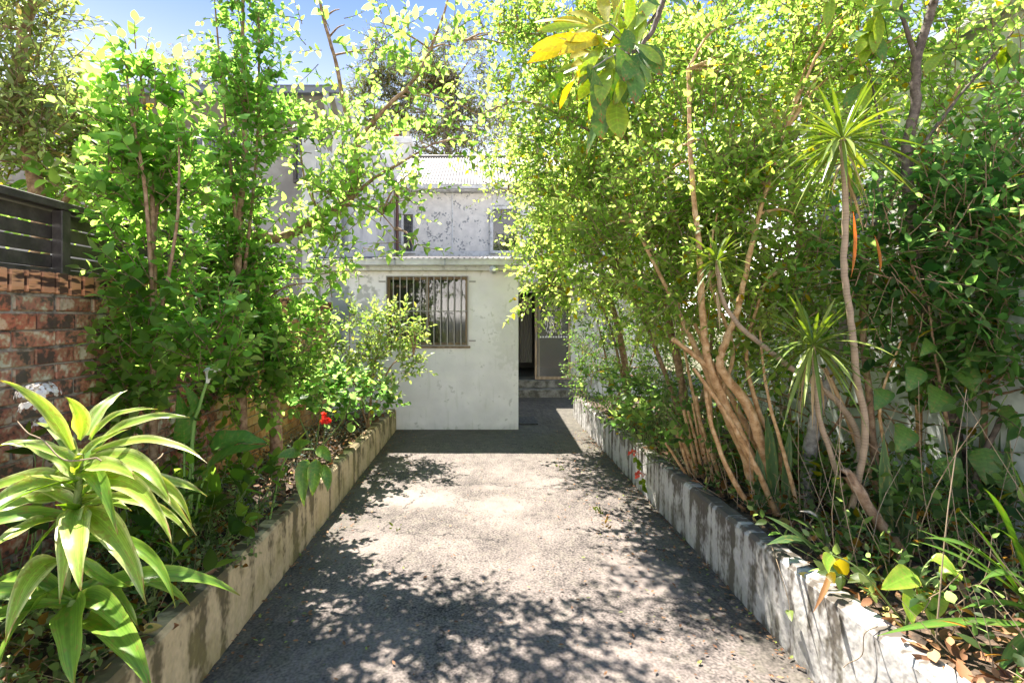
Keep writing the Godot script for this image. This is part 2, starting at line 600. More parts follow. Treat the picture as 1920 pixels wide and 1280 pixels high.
func make_brick_wall() -> void:
	var t := thing("brick_wall", "weathered red brick boundary wall with a ribbed header course on the left", "wall", W(-2.28, 0, 4))
	box_part("mortar_bed", W(-2.40, -0.02, 0.2), W(-2.175, 1.872, 7.44), mats.mortar, t)
	var pal := blend_tex(15, [Color(0.09, 0.065, 0.045), Color(0.24, 0.12, 0.07), Color(0.38, 0.14, 0.085), Color(0.36, 0.19, 0.11), Color(0.42, 0.31, 0.19), Color(0.52, 0.44, 0.32)], 0.020, 512, 2.1)
	var pal2 := blend_tex(16, [Color(0.30, 0.14, 0.06), Color(0.52, 0.25, 0.10), Color(0.60, 0.34, 0.15), Color(0.54, 0.40, 0.22)], 0.016, 256, 1.6)
	var tints := [Color(1, 1, 1), Color(0.8, 0.72, 0.7), Color(1.15, 0.9, 0.8), Color(0.9, 1.0, 1.0), Color(0.68, 0.62, 0.6), Color(1.1, 1.08, 1.05)]
	var old_mats := []
	var new_mats := []
	for c in tints:
		old_mats.append(rough_mat(pal, 0.62, 0.93, mats.fine, 0.7, c))
		new_mats.append(rough_mat(pal2, 0.62, 0.9, mats.fine, 0.5, c))
	var ribs := noise_bytes(256, 256, 0.05, 3, 18, FastNoiseLite.TYPE_SIMPLEX_SMOOTH, Vector2(5, 1))
	var rib_col := PackedByteArray()
	for b in ribs:
		var c := Color(0.07, 0.035, 0.02).lerp(Color(0.62, 0.30, 0.15), smoothstep(88, 150, b)).linear_to_srgb()
		rib_col.append_array(PackedByteArray([int(c.r * 255), int(c.g * 255), int(c.b * 255)]))
	var rib_mats := []
	for c in tints:
		rib_mats.append(rough_mat(tex(rib_col, 256, 256), 1.9, 0.9, tex(ribs, 256, 256, Image.FORMAT_L8), 1.0, c.lerp(Color.WHITE, 0.5)))
	var shapes := []
	for k in 4:
		var m := MB.new()
		m.box(Vector3.ZERO, Vector3(0.10, 0.076 - k * 0.0012, 0.230 - k * 0.002), Basis.from_euler(Vector3(0, rr(-0.01, 0.01), 0)), 0.004 + k * 0.0012)
		shapes.append(m.mesh())
	var spots := []
	for row in 18:
		var y := 1.765 - 0.043 - row * 0.086
		var z := 2.02 + (0.12 if row % 2 else 0.0)
		while z < 7.3:
			spots.append(W(-2.16 - 0.05 + rr(-0.004, 0.003), y + rr(-0.002, 0.002), z + rr(-0.004, 0.004)))
			z += 0.24
	spots.sort_custom(func(a: Vector3, b: Vector3) -> bool: return a.distance_to(Vector3(0, EYE, 0)) < b.distance_to(Vector3(0, EYE, 0)))
	var rest := MB.new()
	for k in spots.size():
		var at: Vector3 = spots[k]
		if k < 300:
			var o := MeshInstance3D.new()
			o.name = "brick"
			o.mesh = shapes[rng.randi() % 4]
			var newer := -at.z > 4.2 + rr(-0.2, 0.2)
			o.material_override = (new_mats if newer else old_mats)[rng.randi() % 6]
			t.add_child(o, true)
			o.position = at - t.position
		else:
			rest.box(at, Vector3(0.10, 0.075, 0.229), Basis.IDENTITY, 0.005)
	part("far_bricks", rest, new_mats[0], t, true)
	var hm := MB.new()
	hm.box(Vector3.ZERO, Vector3(0.242, 0.108, 0.074), Basis.IDENTITY, 0.005)
	var head := hm.mesh()
	var z := 2.05
	while z < 7.4:
		var o := MeshInstance3D.new()
		o.name = "header_brick"
		o.mesh = head
		o.material_override = rib_mats[rng.randi() % 6]
		t.add_child(o, true)
		o.position = W(-2.272 + rr(-0.004, 0.004), 1.826 + rr(-0.003, 0.003), z) - t.position
		o.rotation = Vector3(rr(-0.02, 0.02), rr(-0.02, 0.02), 0)
		z += 0.086


func make_fence() -> void:
	var t := thing("slat_fence", "charcoal horizontal slat fence standing on the brick boundary wall", "fence", W(-2.3, 1.88, 3.5))
	box_part("top_rail", W(-2.36, 2.225, 0.4), W(-2.22, 2.268, 5.6), mats.charcoal, t, 0.004)
	box_part("bottom_rail", W(-2.325, 1.886, 0.4), W(-2.255, 1.912, 5.6), mats.charcoal, t, 0.003)
	for k in 4:
		var y := 1.918 + k * 0.0765
		var m := MB.new()
		m.box(W(-2.29 + rr(-0.002, 0.002), y + 0.0335, 3.0), Vector3(0.018, 0.066, 5.2), Basis.from_euler(Vector3(rr(-0.0007, 0.0007), 0, 0)), 0.002)
		part("slat", m, mats.charcoal, t)
	for z: float in [1.1, 2.76, 4.3, 5.55]:
		box_part("post", W(-2.278, 1.884, z - 0.03), W(-2.222, 2.222, z + 0.03), mats.charcoal, t, 0.003)


# ------------------------------------------------------------------ house
func corrugated(z0: float, y0: float, z1: float, y1: float, xa: float, xb: float, pitch := 0.085, amp := 0.009) -> MB:
	var m := MB.new()
	var top := [[], []]
	var uvs := [[], []]
	var x := xa
	var nn := Vector3(0, z1 - z0, y1 - y0).normalized()
	while x <= xb:
		var o := sin((x - xa) / pitch * TAU) * amp
		top[0].append(W(x, y0, z0) + nn * o)
		top[1].append(W(x, y1, z1) + nn * o)
		uvs[0].append(Vector2(x, 0))
		uvs[1].append(Vector2(x, 1))
		x += pitch / 8.0
	m.grid([top[0], top[1]], [uvs[0], uvs[1]])
	return m


func gutter(y: float, z: float, xa: float, xb: float, size := 0.1) -> MB:
	var m := MB.new()
	m.span(W(xa, y - size, z), W(xb, y - size + 0.008, z - size))
	m.span(W(xa, y - size + 0.009, z - size), W(xb, y, z - size + 0.006))
	m.span(W(xa, y - 0.012, z - size - 0.012), W(xb, y + 0.006, z - size - 0.001))
	for x: float in [xa, xb]:
		m.span(W(x - 0.003, y - size + 0.009, z), W(x + 0.003, y - 0.002, z - size + 0.008))
	return m


func wall_texture() -> ImageTexture:
	var w := 768
	var h := 640
	var big := noise_bytes(w, h, 0.008, 4, 71)
	var mid := noise_bytes(w, h, 0.03, 4, 72)
	var runs := noise_bytes(w, h, 0.03, 3, 73, FastNoiseLite.TYPE_SIMPLEX_SMOOTH, Vector2(1, 8))
	var out := PackedByteArray()
	out.resize(w * h * 3)
	for y in h:
		for x in w:
			var k := y * w + x
			var px := x / 768.0 * 3.0 - 2.42
			var py := 2.52 - y / 640.0 * 2.52
			var n := (mid[k] - 128) / 128.0
			var c := Color(0.90, 0.855, 0.85) * (1.0 + (big[k] - 128) / 1400.0)
			# lichen-yellow band below the gutter
			c = c.lerp(Color(0.62, 0.58, 0.40), clampf((py - 2.30) * 6.0 + n * 0.25, 0, 0.6))
			# black-blue damp patch in the upper left corner
			var d := Vector2((px + 2.13) / 0.26, (py - 1.78) / 0.52).length() + n * 0.35
			c = c.lerp(Color(0.20, 0.23, 0.25), clampf((1.0 - d) * 2.6, 0, 0.85))
			d = Vector2((px + 1.75) / 0.22, (py - 1.86) / 0.42).length() + n * 0.9
			c = c.lerp(Color(0.26, 0.26, 0.24), clampf((1.0 - d) * 1.2, 0, 0.6))
			# mould by the right corner
			d = Vector2((px - 0.40) / 0.30, (py - 1.33) / 0.5).length() + n * 0.7
			c = c.lerp(Color(0.50, 0.48, 0.42), clampf((0.9 - d) * 0.9, 0, 0.26))
			# drips and scuffs
			c = c.lerp(Color(0.52, 0.50, 0.43), clampf((runs[k] - 186) / 200.0, 0, 0.2))
			c = c.lerp(Color(0.36, 0.34, 0.29), clampf((mid[k] - 178) / 70.0, 0, 0.4) * clampf((big[k] - 120) / 60.0, 0, 1))
			c = c.lerp(Color(0.36, 0.35, 0.30), clampf((0.10 - py) * 3.0 + n * 0.1, 0, 0.45))
			c = c.linear_to_srgb()
			out[k * 3] = clampi(int(c.r * 255), 0, 255)
			out[k * 3 + 1] = clampi(int(c.g * 255), 0, 255)
			out[k * 3 + 2] = clampi(int(c.b * 255), 0, 255)
	return tex(out, w, h)


func peel_texture() -> ImageTexture:
	var w := 512
	var big := noise_bytes(w, w, 0.012, 3, 81)
	var flake := noise_bytes(w, w, 0.055, 4, 82)
	var fine := noise_bytes(w, w, 0.02, 4, 83)
	var out := PackedByteArray()
	out.resize(w * w * 3)
	for k in w * w:
		var c := Color(0.74, 0.70, 0.645) * (1.0 + (fine[k] - 128) / 900.0)
		var t := flake[k] + (big[k] - 128) * 0.9
		if t > 196:
			c = Color(0.31, 0.305, 0.295) * (1.0 + (fine[k] - 128) / 500.0)
		elif t > 190:
			c = Color(0.75, 0.74, 0.73)
		c = c.linear_to_srgb()
		out[k * 3] = clampi(int(c.r * 255), 0, 255)
		out[k * 3 + 1] = clampi(int(c.g * 255), 0, 255)
		out[k * 3 + 2] = clampi(int(c.b * 255), 0, 255)
	return tex(out, w, w)


func make_window(t: Node3D, x0: float, x1: float, y0: float, y1: float, z: float, frame: Material, wide := 0.05) -> MeshInstance3D:
	var f := MB.new()
	f.span(W(x0, y0, z - 0.03), W(x1, y0 + wide, z + 0.05), 0.004)
	f.span(W(x0, y1 - wide, z - 0.03), W(x1, y1, z + 0.05), 0.004)
	f.span(W(x0, y0 + wide, z - 0.028), W(x0 + wide, y1 - wide, z + 0.05), 0.004)
	f.span(W(x1 - wide, y0 + wide, z - 0.028), W(x1, y1 - wide, z + 0.05), 0.004)
	var o := part("window", f, frame, t)
	var p := MB.new()
	p.span(W(x0 + wide, y0 + wide, z + 0.01), W(x1 - wide, y1 - wide, z + 0.014))
	part("pane", p, mats.glass, o)
	return o


func make_house() -> void:
	var t := thing("terrace_house", "white terrace house with a barred rear window and peeling upper storey", "house", W(0.3, 0, 11))
	var white := StandardMaterial3D.new()
	white.albedo_texture = wall_texture()
	white.roughness = 0.88
	white.heightmap_enabled = true
	white.heightmap_texture = mats.relief
	white.heightmap_scale = 0.5
	var wx0 := -1.435
	var wx1 := -0.214
	var wy0 := 1.246
	var wy1 := 2.276
	var m := MB.new()   # rear wall round the window opening
	m.span(W(-2.415, -0.02, 7.69), W(0.531, wy0, 7.89))
	m.span(W(-2.415, wy1, 7.69), W(0.531, 2.47, 7.89))
	m.span(W(-2.415, wy0, 7.69), W(wx0, wy1, 7.89))
	m.span(W(wx1, wy0, 7.69), W(0.531, wy1, 7.89))
	m.map_xy(-2.42, 0, 3.0, 2.52)
	part("rear_wall", m, white, t)
	var plaster := rough_mat(blend_tex(19, [Color(0.40, 0.39, 0.35), Color(0.66, 0.66, 0.63), Color(0.72, 0.72, 0.70)], 0.012), 0.5, 0.9, mats.fine, 0.15)
	m = MB.new()   # side wall towards the back door, with its sloping top
	var a := 0.34
	var b := 0.530
	m.face([W(b, -0.02, 7.893), W(b, 2.47, 7.893), W(b, 2.84, 11.2), W(b, -0.02, 11.2)], Vector3.RIGHT)
	m.face([W(a, -0.02, 7.893), W(a, 2.47, 7.893), W(a, 2.84, 11.2), W(a, -0.02, 11.2)], Vector3.LEFT)
	part("side_wall", m, plaster, t)
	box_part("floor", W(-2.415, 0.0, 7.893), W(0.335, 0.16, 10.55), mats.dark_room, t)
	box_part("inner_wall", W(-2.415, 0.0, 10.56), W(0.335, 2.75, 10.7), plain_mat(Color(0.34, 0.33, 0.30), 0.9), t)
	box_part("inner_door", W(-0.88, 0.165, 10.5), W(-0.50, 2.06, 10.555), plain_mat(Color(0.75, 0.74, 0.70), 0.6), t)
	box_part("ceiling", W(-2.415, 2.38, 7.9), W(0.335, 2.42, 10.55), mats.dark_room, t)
	# window with its grille
	var win := make_window(t, wx0, wx1, wy0, wy1, 7.76, mats.brown_timber, 0.045)
	box_part("mullion", W(-0.85, wy0 + 0.046, 7.735), W(-0.805, wy1 - 0.046, 7.80), mats.brown_timber, win)
	box_part("sill", W(wx0 - 0.03, wy0 - 0.035, 7.665), W(wx1 + 0.03, wy0 - 0.002, 7.72), mats.brown_timber, win, 0.004)
	var zb := 7.672
	for k in 13:
		var x := lerpf(wx0 + 0.008, wx1 - 0.008, k / 12.0)
		box_part("bar", W(x - 0.008, wy0 + 0.004, zb - 0.008), W(x + 0.008, wy1 - 0.004, zb + 0.008), mats.bar_metal, win)
	for y: float in [wy0 + 0.002, 1.76, wy1 - 0.002]:
		box_part("cross_bar", W(wx0, y - 0.008, zb - 0.014), W(wx1, y + 0.008, zb - 0.006), mats.bar_metal, win)
	for cx: float in [(943.0 - 550.0), (681.0 - 550.0)]:
		var x := wx0 + cx / 520.0 * (wx1 - wx0)
		for s: float in [-1.0, 1.0]:
			var sc := MB.new()
			var pts := []
			for k in 9:
				var ang := k * 0.62
				pts.append(W(x + s * (0.052 - 0.026 * cos(ang) * (1 - k * 0.06)), 1.475 - 0.026 * sin(ang) * (1 - k * 0.06), zb - 0.016))
			pts.reverse()
			pts.append(W(x + s * 0.080, 1.52, zb - 0.016))
			pts.append(W(x + s * 0.035, 1.63, zb - 0.016))
			pts.append(W(x + s * 0.008, 1.70, zb - 0.016))
			for k in 6:
				var ang := k * 0.7
				pts.append(W(x + s * (0.03 - 0.022 * cos(ang)), 1.715 + 0.022 * sin(ang), zb - 0.016))
			sc.tube(smooth(pts, 3), filled(pts.size() * 3 - 2, 0.005), 5)
			part("scroll", sc, mats.bar_metal, win)
	for y: float in [2.2, 1.32]:
		for x: float in [wx0 - 0.06, wx1 + 0.06]:
			box_part("lug", W(x - 0.05, y - 0.009, 7.680), W(x + 0.05, y + 0.009, 7.6895), mats.bar_metal, win)
	# lean-to roof, gutter and fascia
	var roof_mat := rough_mat(blend_tex(20, [Color(0.07, 0.062, 0.055), Color(0.095, 0.086, 0.078), Color(0.106, 0.097, 0.09)], 0.02, 256, 1.4), 0.4, 0.55)
	part("lean_to_roof", corrugated(7.56, 2.53, 14.15, 3.35, -2.415, 0.60), roof_mat, t)
	part("gutter", gutter(2.515, 7.60, -2.41, 0.60, 0.085), mats.pale_metal, t)
	box_part("fascia", W(-2.41, 2.36, 7.605), W(0.56, 2.505, 7.685), mats.trim_white, t)
	for x: float in [-2.0, -0.55, 0.5, -1.28]:
		box_part("gutter_bracket", W(x - 0.012, 2.425, 7.503), W(x + 0.012, 2.52, 7.5135), mats.grey_metal, t)
	part("back_door_roof", corrugated(10.72, 2.53, 14.15, 3.33, 0.62, 3.9), roof_mat, t)
	part("gutter", gutter(2.51, 10.76, 0.62, 3.9, 0.085), mats.pale_metal, t)
	# back door recess
	m = MB.new()
	m.span(W(0.535, 2.215, 11.15), W(3.9, 2.52, 11.3))
	m.span(W(1.90, -0.02, 11.15), W(3.9, 2.214, 11.3))
	part("recess_wall", m, plaster, t)
	box_part("doorstep", W(0.535, -0.02, 10.8), W(2.2, 0.165, 11.6), mats.concrete_step, t, 0.012)
	box_part("doorstep", W(0.535, 0.166, 11.08), W(2.2, 0.328, 11.7), mats.concrete_step, t, 0.012)
	m = MB.new()
	m.span(W(0.1, 0.0, 14.0), W(3.9, 2.5, 14.1))
	m.span(W(3.6, 0.0, 11.31), W(3.7, 2.5, 13.99))
	m.span(W(0.2, 0.30, 11.72), W(3.59, 0.326, 13.99))
	m.span(W(0.2, 2.42, 11.31), W(3.59, 2.45, 13.99))
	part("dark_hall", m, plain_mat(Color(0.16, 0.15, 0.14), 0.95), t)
	m = MB.new()
	var rows := []
	var uvs := []
	for r: float in [0.62, 2.15]:
		var row := []
		var ur := []
		for k in 25:
			row.append(W(0.86 + k * 0.012, r, 12.1 + 0.03 * sin(k * 1.3)))
			ur.append(Vector2(k, r))
		rows.append(row)
		uvs.append(ur)
	m.grid(rows, uvs)
	part("curtain", m, plain_mat(Color(0.34, 0.31, 0.28), 0.95), t)
	var door := MB.new()
	for x: float in [1.128, 1.85]:
		door.span(W(x, 0.335, 11.16), W(x + 0.048, 2.208, 11.20), 0.003)
	door.span(W(1.177, 0.335, 11.162), W(1.849, 0.40, 11.198), 0.003)
	door.span(W(1.177, 2.15, 11.162), W(1.849, 2.208, 11.198), 0.003)
	var dr := part("sliding_door", door, mats.tan_timber, t)
	box_part("pane", W(1.176, 0.401, 11.178), W(1.85, 2.149, 11.184), mats.dirty_glass, dr)
	box_part("handle", W(1.14, 1.18, 11.148), W(1.165, 1.34, 11.16), mats.bar_metal, dr, 0.003)
	box_part("inner_stile", W(1.21, 0.40, 11.205), W(1.236, 2.15, 11.23), mats.tan_timber, dr)
	for k in 11:
		var x := 1.235 + k * 0.056
		box_part("glass_marker", W(x, 1.235, 11.1745), W(x + 0.034, 1.268, 11.1765), plain_mat(Color(0.75, 0.75, 0.73), 0.6), dr)
	# upper storey of peeling sheets
	box_part("upper_wall", W(-2.415, 3.30, 14.22), W(4.6, 5.24, 14.4), mats.trim_white, t)
	var peel := rough_mat(peel_texture(), 0.42, 0.8, mats.fine, 0.1)
	var joints := [-1.93, -0.83, 0.26]
	for k in 2:
		box_part("sheet_panel", W(joints[k] + 0.006, 3.50, 14.20), W(joints[k + 1] - 0.006, 5.10, 14.218), peel, t)
	box_part("sheet_panel", W(-2.40, 4.53, 14.20), W(-1.936, 5.10, 14.218), mats.trim_white, t)
	box_part("sheet_panel", W(0.266, 4.75, 14.20), W(1.36, 5.10, 14.218), mats.trim_white, t)
	box_part("sheet_panel", W(1.37, 3.50, 14.20), W(2.46, 5.10, 14.218), peel, t)
	box_part("sheet_panel", W(2.47, 3.50, 14.20), W(3.56, 5.10, 14.218), peel, t)
	for x: float in [-1.93, -0.83]:
		box_part("cover_strip", W(x - 0.02, 3.50, 14.185), W(x + 0.02, 5.10, 14.199), mats.trim_white, t, 0.003)
	box_part("skirting", W(-2.40, 3.34, 14.17), W(4.5, 3.49, 14.218), mats.trim_white, t, 0.004)
	box_part("eave_board", W(-2.41, 5.105, 13.98), W(4.6, 5.215, 14.218), mats.trim_white, t, 0.004)
	make_window(t, -2.23, -1.84, 3.42, 4.56, 14.14, mats.trim_white, 0.065)
	make_window(t, 0.20, 1.05, 3.42, 4.72, 14.14, mats.trim_white, 0.085)
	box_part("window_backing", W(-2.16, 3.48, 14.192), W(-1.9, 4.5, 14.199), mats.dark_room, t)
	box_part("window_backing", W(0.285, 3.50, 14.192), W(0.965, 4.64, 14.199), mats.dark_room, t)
	var pipe := MB.new()
	pipe.tube(PackedVector3Array([W(-2.335, 3.36, 14.13), W(-2.335, 5.08, 14.13)]), filled(2, 0.038), 8)
	part("downpipe", pipe, plain_mat(Color(0.13, 0.055, 0.04), 0.6), t)
	part("main_roof", corrugated(13.92, 5.25, 17.0, 6.95, -2.415, 4.7), roof_mat, t)
	part("main_roof", corrugated(17.0, 6.95, 20.0, 5.25, -2.415, 4.7), roof_mat, t)
	part("gutter", gutter(5.25, 13.96, -2.41, 4.7, 0.11), mats.pale_metal, t)
	var cap := MB.new()
	cap.tube(PackedVector3Array([W(-2.41, 6.955, 17.0), W(4.7, 6.955, 17.0)]), filled(2, 0.07), 8)
	part("ridge_cap", cap, roof_mat, t)
	box_part("far_wall", W(-2.41, 0, 19.5), W(4.6, 5.3, 19.7), mats.render_grey, t)
	box_part("gable_wall", W(4.5, 0, 14.41), W(4.6, 5.2, 19.49), mats.render_grey, t)
	# the chimney on the party wall
	var ch := box_part("chimney", W(-3.28, 5.6, 17.3), W(-2.44, 7.5, 18.0), mats.render_grey, t)
	box_part("chimney_cap", W(-3.34, 7.5, 17.24), W(-2.38, 7.72, 18.06), mats.render_grey, ch, 0.02)
	for k in 2:
		var x := -2.99 + k * 0.36
		var pot := MB.new()
		pot.tube(PackedVector3Array([W(x, 7.70, 17.65), W(x, 7.78, 17.65), W(x, 7.82, 17.65), W(x, 8.10, 17.65), W(x, 8.14, 17.65), W(x, 8.22, 17.65), W(x, 8.25, 17.65)]), PackedFloat32Array([0.165, 0.165, 0.135, 0.115, 0.145, 0.145, 0.11]), 14)
		part("chimney_pot", pot, plain_mat(Color(0.30, 0.075, 0.05), 0.8) if k == 0 else plain_mat(Color(0.50, 0.46, 0.38), 0.85), ch)
	# the round white fitting by the gutter
	var l := MB.new()
	var at := P(926, 505, 7.56)
	l.tube(PackedVector3Array([at + Vector3(0, 0, -0.028), at + Vector3(0, 0, 0.012), at + Vector3(0, 0, 0.034), at + Vector3(0, 0, 0.045)]), PackedFloat32Array([0.07, 0.07, 0.062, 0.03]), 20)
	tag(part("wall_light", l, plain_mat(Color(0.80, 0.80, 0.78), 0.35), self), "small round white bulkhead fitting under the gutter right of the barred window", "wall light")
	var dm := MB.new()
	dm.span(W(0.56, 0.004, 8.02), W(0.86, 0.022, 8.6), 0.006)
	tag(part("drain_cover", dm, rough_mat(blend_tex(21, [Color(0.02, 0.02, 0.02), Color(0.05, 0.05, 0.045), Color(0.08, 0.075, 0.07)], 0.03), 2.0, 0.8), self), "dark square drain cover on the ground beside the white rear wall", "drain cover")


func filled(n: int, r: float) -> PackedFloat32Array:
	var a := PackedFloat32Array()
	a.resize(n)
	a.fill(r)
	return a


func make_left_neighbour() -> void:
	var t := thing("neighbour_house", "grey two storey neighbouring house with a wide rear gutter behind the leafy shrubs", "house", W(-5.2, 0, 9.2))
	box_part("party_wall", W(-2.62, 0, 9.0), W(-2.42, 5.45, 20.2), mats.render_grey, t)
	box_part("coping", W(-2.68, 5.45, 9.0), W(-2.40, 5.56, 20.2), mats.render_grey, t, 0.01)
	box_part("lower_side_wall", W(-2.62, 0, 7.5), W(-2.42, 4.3, 8.99), mats.render_grey, t)
	box_part("rear_wall", W(-9.0, 0, 9.2), W(-2.63, 5.1, 9.4), rough_mat(blend_tex(22, [Color(0.22, 0.205, 0.185), Color(0.29, 0.275, 0.25), Color(0.34, 0.325, 0.30)], 0.01), 0.35, 0.9), t)
	var sof := MB.new()
	sof.face([W(-9, 5.40, 8.66), W(-2.5, 5.40, 8.66), W(-2.5, 5.05, 9.2), W(-9, 5.05, 9.2)], Vector3(0, -1, 0.6))
	part("soffit", sof, rough_mat(blend_tex(23, [Color(0.20, 0.18, 0.155), Color(0.26, 0.24, 0.21), Color(0.3, 0.28, 0.25)], 0.01), 0.4, 0.8), t)
	part("gutter", gutter(5.50, 8.66, -9.0, -2.35, 0.12), plain_mat(Color(0.15, 0.165, 0.19), 0.5, 0.1), t)
	var roof := MB.new()
	roof.face([W(-9, 5.49, 8.6), W(-2.63, 5.49, 8.6), W(-2.63, 5.40, 15.0), W(-9, 5.40, 15.0)], Vector3.UP)
	part("roof", roof, mats.grey_metal, t)
	var dp := MB.new()
	dp.tube(smooth([W(-2.6, 5.38, 8.58), W(-2.58, 5.15, 8.6), W(-2.5, 4.95, 8.72), W(-2.36, 4.8, 8.9), W(-2.36, 2.9, 8.9)], 4), filled(17, 0.05), 8)
	part("downpipe", dp, plain_mat(Color(0.36, 0.37, 0.37), 0.5), t)
	for x: float in [-5.35, -3.35]:
		var o := make_window(t, x, x + (0.95 if x < -4 else 0.5), 4.05, 4.95, 9.15, mats.charcoal, 0.06)
		box_part("glazing_bar", W(x + 0.4, 4.111, 9.13), W(x + 0.43, 4.889, 9.158), mats.pale_metal, o)
		box_part("glazing_bar", W(x + 0.061, 4.5, 9.128), W(x + 0.44, 4.53, 9.156), mats.pale_metal, o)
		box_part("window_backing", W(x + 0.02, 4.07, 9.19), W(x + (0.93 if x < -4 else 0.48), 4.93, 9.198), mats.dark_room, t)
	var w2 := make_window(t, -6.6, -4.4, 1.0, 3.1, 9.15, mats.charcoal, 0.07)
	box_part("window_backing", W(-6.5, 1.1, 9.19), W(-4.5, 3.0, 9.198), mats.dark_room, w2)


func make_right_side() -> void:
	var wall := MB.new()
	wall.span(W(2.96, 0.0, 0.3), W(3.08, 2.05, 6.2), 0.01)
	var m := rough_mat(blend_tex(24, [Color(0.34, 0.38, 0.33), Color(0.62, 0.66, 0.62), Color(0.72, 0.74, 0.71)], 0.012, 256, 1.5), 0.5, 0.85, mats.fine, 0.2)
	var t := part("rendered_wall", wall, m, self)
	tag(t, "pale green white rendered boundary wall behind the right garden bed", "wall")
	var h := thing("side_house", "pale grey house with blue framed windows behind the trees on the right", "house", W(5.2, 0, 4.5))
	var z0 := 1.2
	box_part("wall", W(4.6, 0, z0), W(4.8, 4.4, 7.2), mats.render_grey, h)
	box_part("end_wall", W(4.81, 0, 7.0), W(9.0, 4.4, 7.2), mats.render_grey, h)
	var roof := MB.new()
	roof.face([W(4.4, 4.40, z0 - 0.2), W(4.4, 4.40, 7.4), W(9.2, 5.3, 7.4), W(9.2, 5.3, z0 - 0.2)], Vector3.UP)
	part("roof", roof, mats.grey_metal, h)
	box_part("gutter", W(4.38, 4.30, z0 - 0.2), W(4.5, 4.395, 7.4), mats.pale_metal, h, 0.01)
	var blue := plain_mat(Color(0.42, 0.48, 0.56), 0.5)
	for z: float in [4.35, 6.0]:
		var f := MB.new()
		var y0 := 2.15
		var y1 := 3.3
		f.span(W(4.54, y0, z), W(4.597, y0 + 0.07, z + 1.1))
		f.span(W(4.54, y1 - 0.07, z), W(4.597, y1, z + 1.1))
		f.span(W(4.542, y0 + 0.071, z), W(4.597, y1 - 0.071, z + 0.07))
		f.span(W(4.542, y0 + 0.071, z + 1.03), W(4.597, y1 - 0.071, z + 1.1))
		f.span(W(4.544, y0 + 0.071, z + 0.52), W(4.597, y1 - 0.071, z + 0.58))
		var o := part("window", f, blue, h)
		box_part("pane", W(4.57, y0 + 0.07, z + 0.07), W(4.576, y1 - 0.07, z + 1.03), plain_mat(Color(0.05, 0.055, 0.06), 0.05), o)
	var pipe := MB.new()
	pipe.tube(PackedVector3Array([W(4.5, 0, 4.15), W(4.5, 4.3, 4.15)]), filled(2, 0.04), 8)
	part("downpipe", pipe, plain_mat(Color(0.16, 0.06, 0.045), 0.6), h)


# ------------------------------------------------------------------ plants
# outline of a leaf: half width at t (0 stalk, 1 tip)
func outline(kind: String, t: float) -> float:
	match kind:
		"ovate":
			return pow(sin(PI * pow(t, 0.72)), 0.85)
		"round":
			return pow(sin(PI * pow(t, 0.9)), 0.6)
		"obovate":
			return pow(sin(PI * pow(t, 1.35)), 0.8)
		"lance":
			return pow(sin(PI * pow(t, 0.8)), 1.0)
		"sword":
			return (0.38 + 0.62 * smoothstep(0.0, 0.32, t)) * pow(1.0 - pow(t, 2.0), 0.95)
		"strap":
			return minf(1.0, minf(0.45 + t * 3.0, (1.0 - t) * 3.4)) * (0.86 + 0.14 * sin(PI * t))
		"arch":
			return clampf(t * 2.8 + 0.35, 0, 1) * pow(1.0 - t, 0.75) * 1.25
		"heart":
			return clampf(t * 5.0 + 0.25, 0, 1) * pow(cos(t * PI * 0.5), 0.8)
	return sin(PI * t)


# a unit leaf along +y facing +z
func leaf_mesh(kind: String, ratio: float, fold: float, curl: float, segs := 4) -> ArrayMesh:
	var key := "%s %f %f %f %d" % [kind, ratio, fold, curl, segs]
	if leaf_meshes.has(key):
		return leaf_meshes[key]
	var m := MB.new()
	var rows := []
	var uvs := []
	for k in segs + 1:
		var t := float(k) / segs
		var hw := outline(kind, t) * ratio * 0.5
		var z := -curl * t * t
		rows.append([Vector3(-hw, t, z + fold * hw), Vector3(0, t, z), Vector3(hw, t, z + fold * hw)])
		uvs.append([Vector2(0, t), Vector2(0.5, t), Vector2(1, t)])
	m.grid(rows, uvs)
	var mesh := m.mesh()
	leaf_meshes[key] = mesh
	return mesh


# a long or large leaf of its own, bent through three points; "facing" is roughly where its upper side looks
func blade(p0: Vector3, p1: Vector3, p2: Vector3, width: float, facing: Vector3, kind := "strap", fold := 0.35, wave := 0.0, rows_n := 11, twist := 0.0) -> MB:
	var m := MB.new()
	var rows := []
	var uvs := []
	var ph := rr(0, TAU)
	for k in rows_n:
		var t := float(k) / (rows_n - 1)
		var c := p0.lerp(p1, t).lerp(p1.lerp(p2, t), t)
		var d := (p1 - p0).lerp(p2 - p1, t).normalized()
		var side := d.cross(facing)
		side = side.normalized() if side.length() > 0.05 else d.cross(Vector3(0.3, 1, 0.2)).normalized()
		side = side.rotated(d, twist * t)
		var up := side.cross(d).normalized()
		var hw := maxf(outline(kind, t) * width * 0.5, 0.0006)
		var f := fold * (1.0 - 0.6 * t)
		var w1 := sin(ph + t * 17.0) * wave * width
		var w2 := sin(ph * 1.7 + t * 15.0) * wave * width
		rows.append([c - side * hw + up * (hw * f + w1), c - side * hw * 0.5 + up * hw * f * 0.38, c, c + side * hw * 0.5 + up * hw * f * 0.38, c + side * hw + up * (hw * f + w2)])
		uvs.append([Vector2(0, t), Vector2(0.25, t), Vector2(0.5, t), Vector2(0.75, t), Vector2(1, t)])
	m.grid(rows, uvs)
	return m


class Leaves:
	var at: Array[Transform3D] = []
	var col: Array[Color] = []


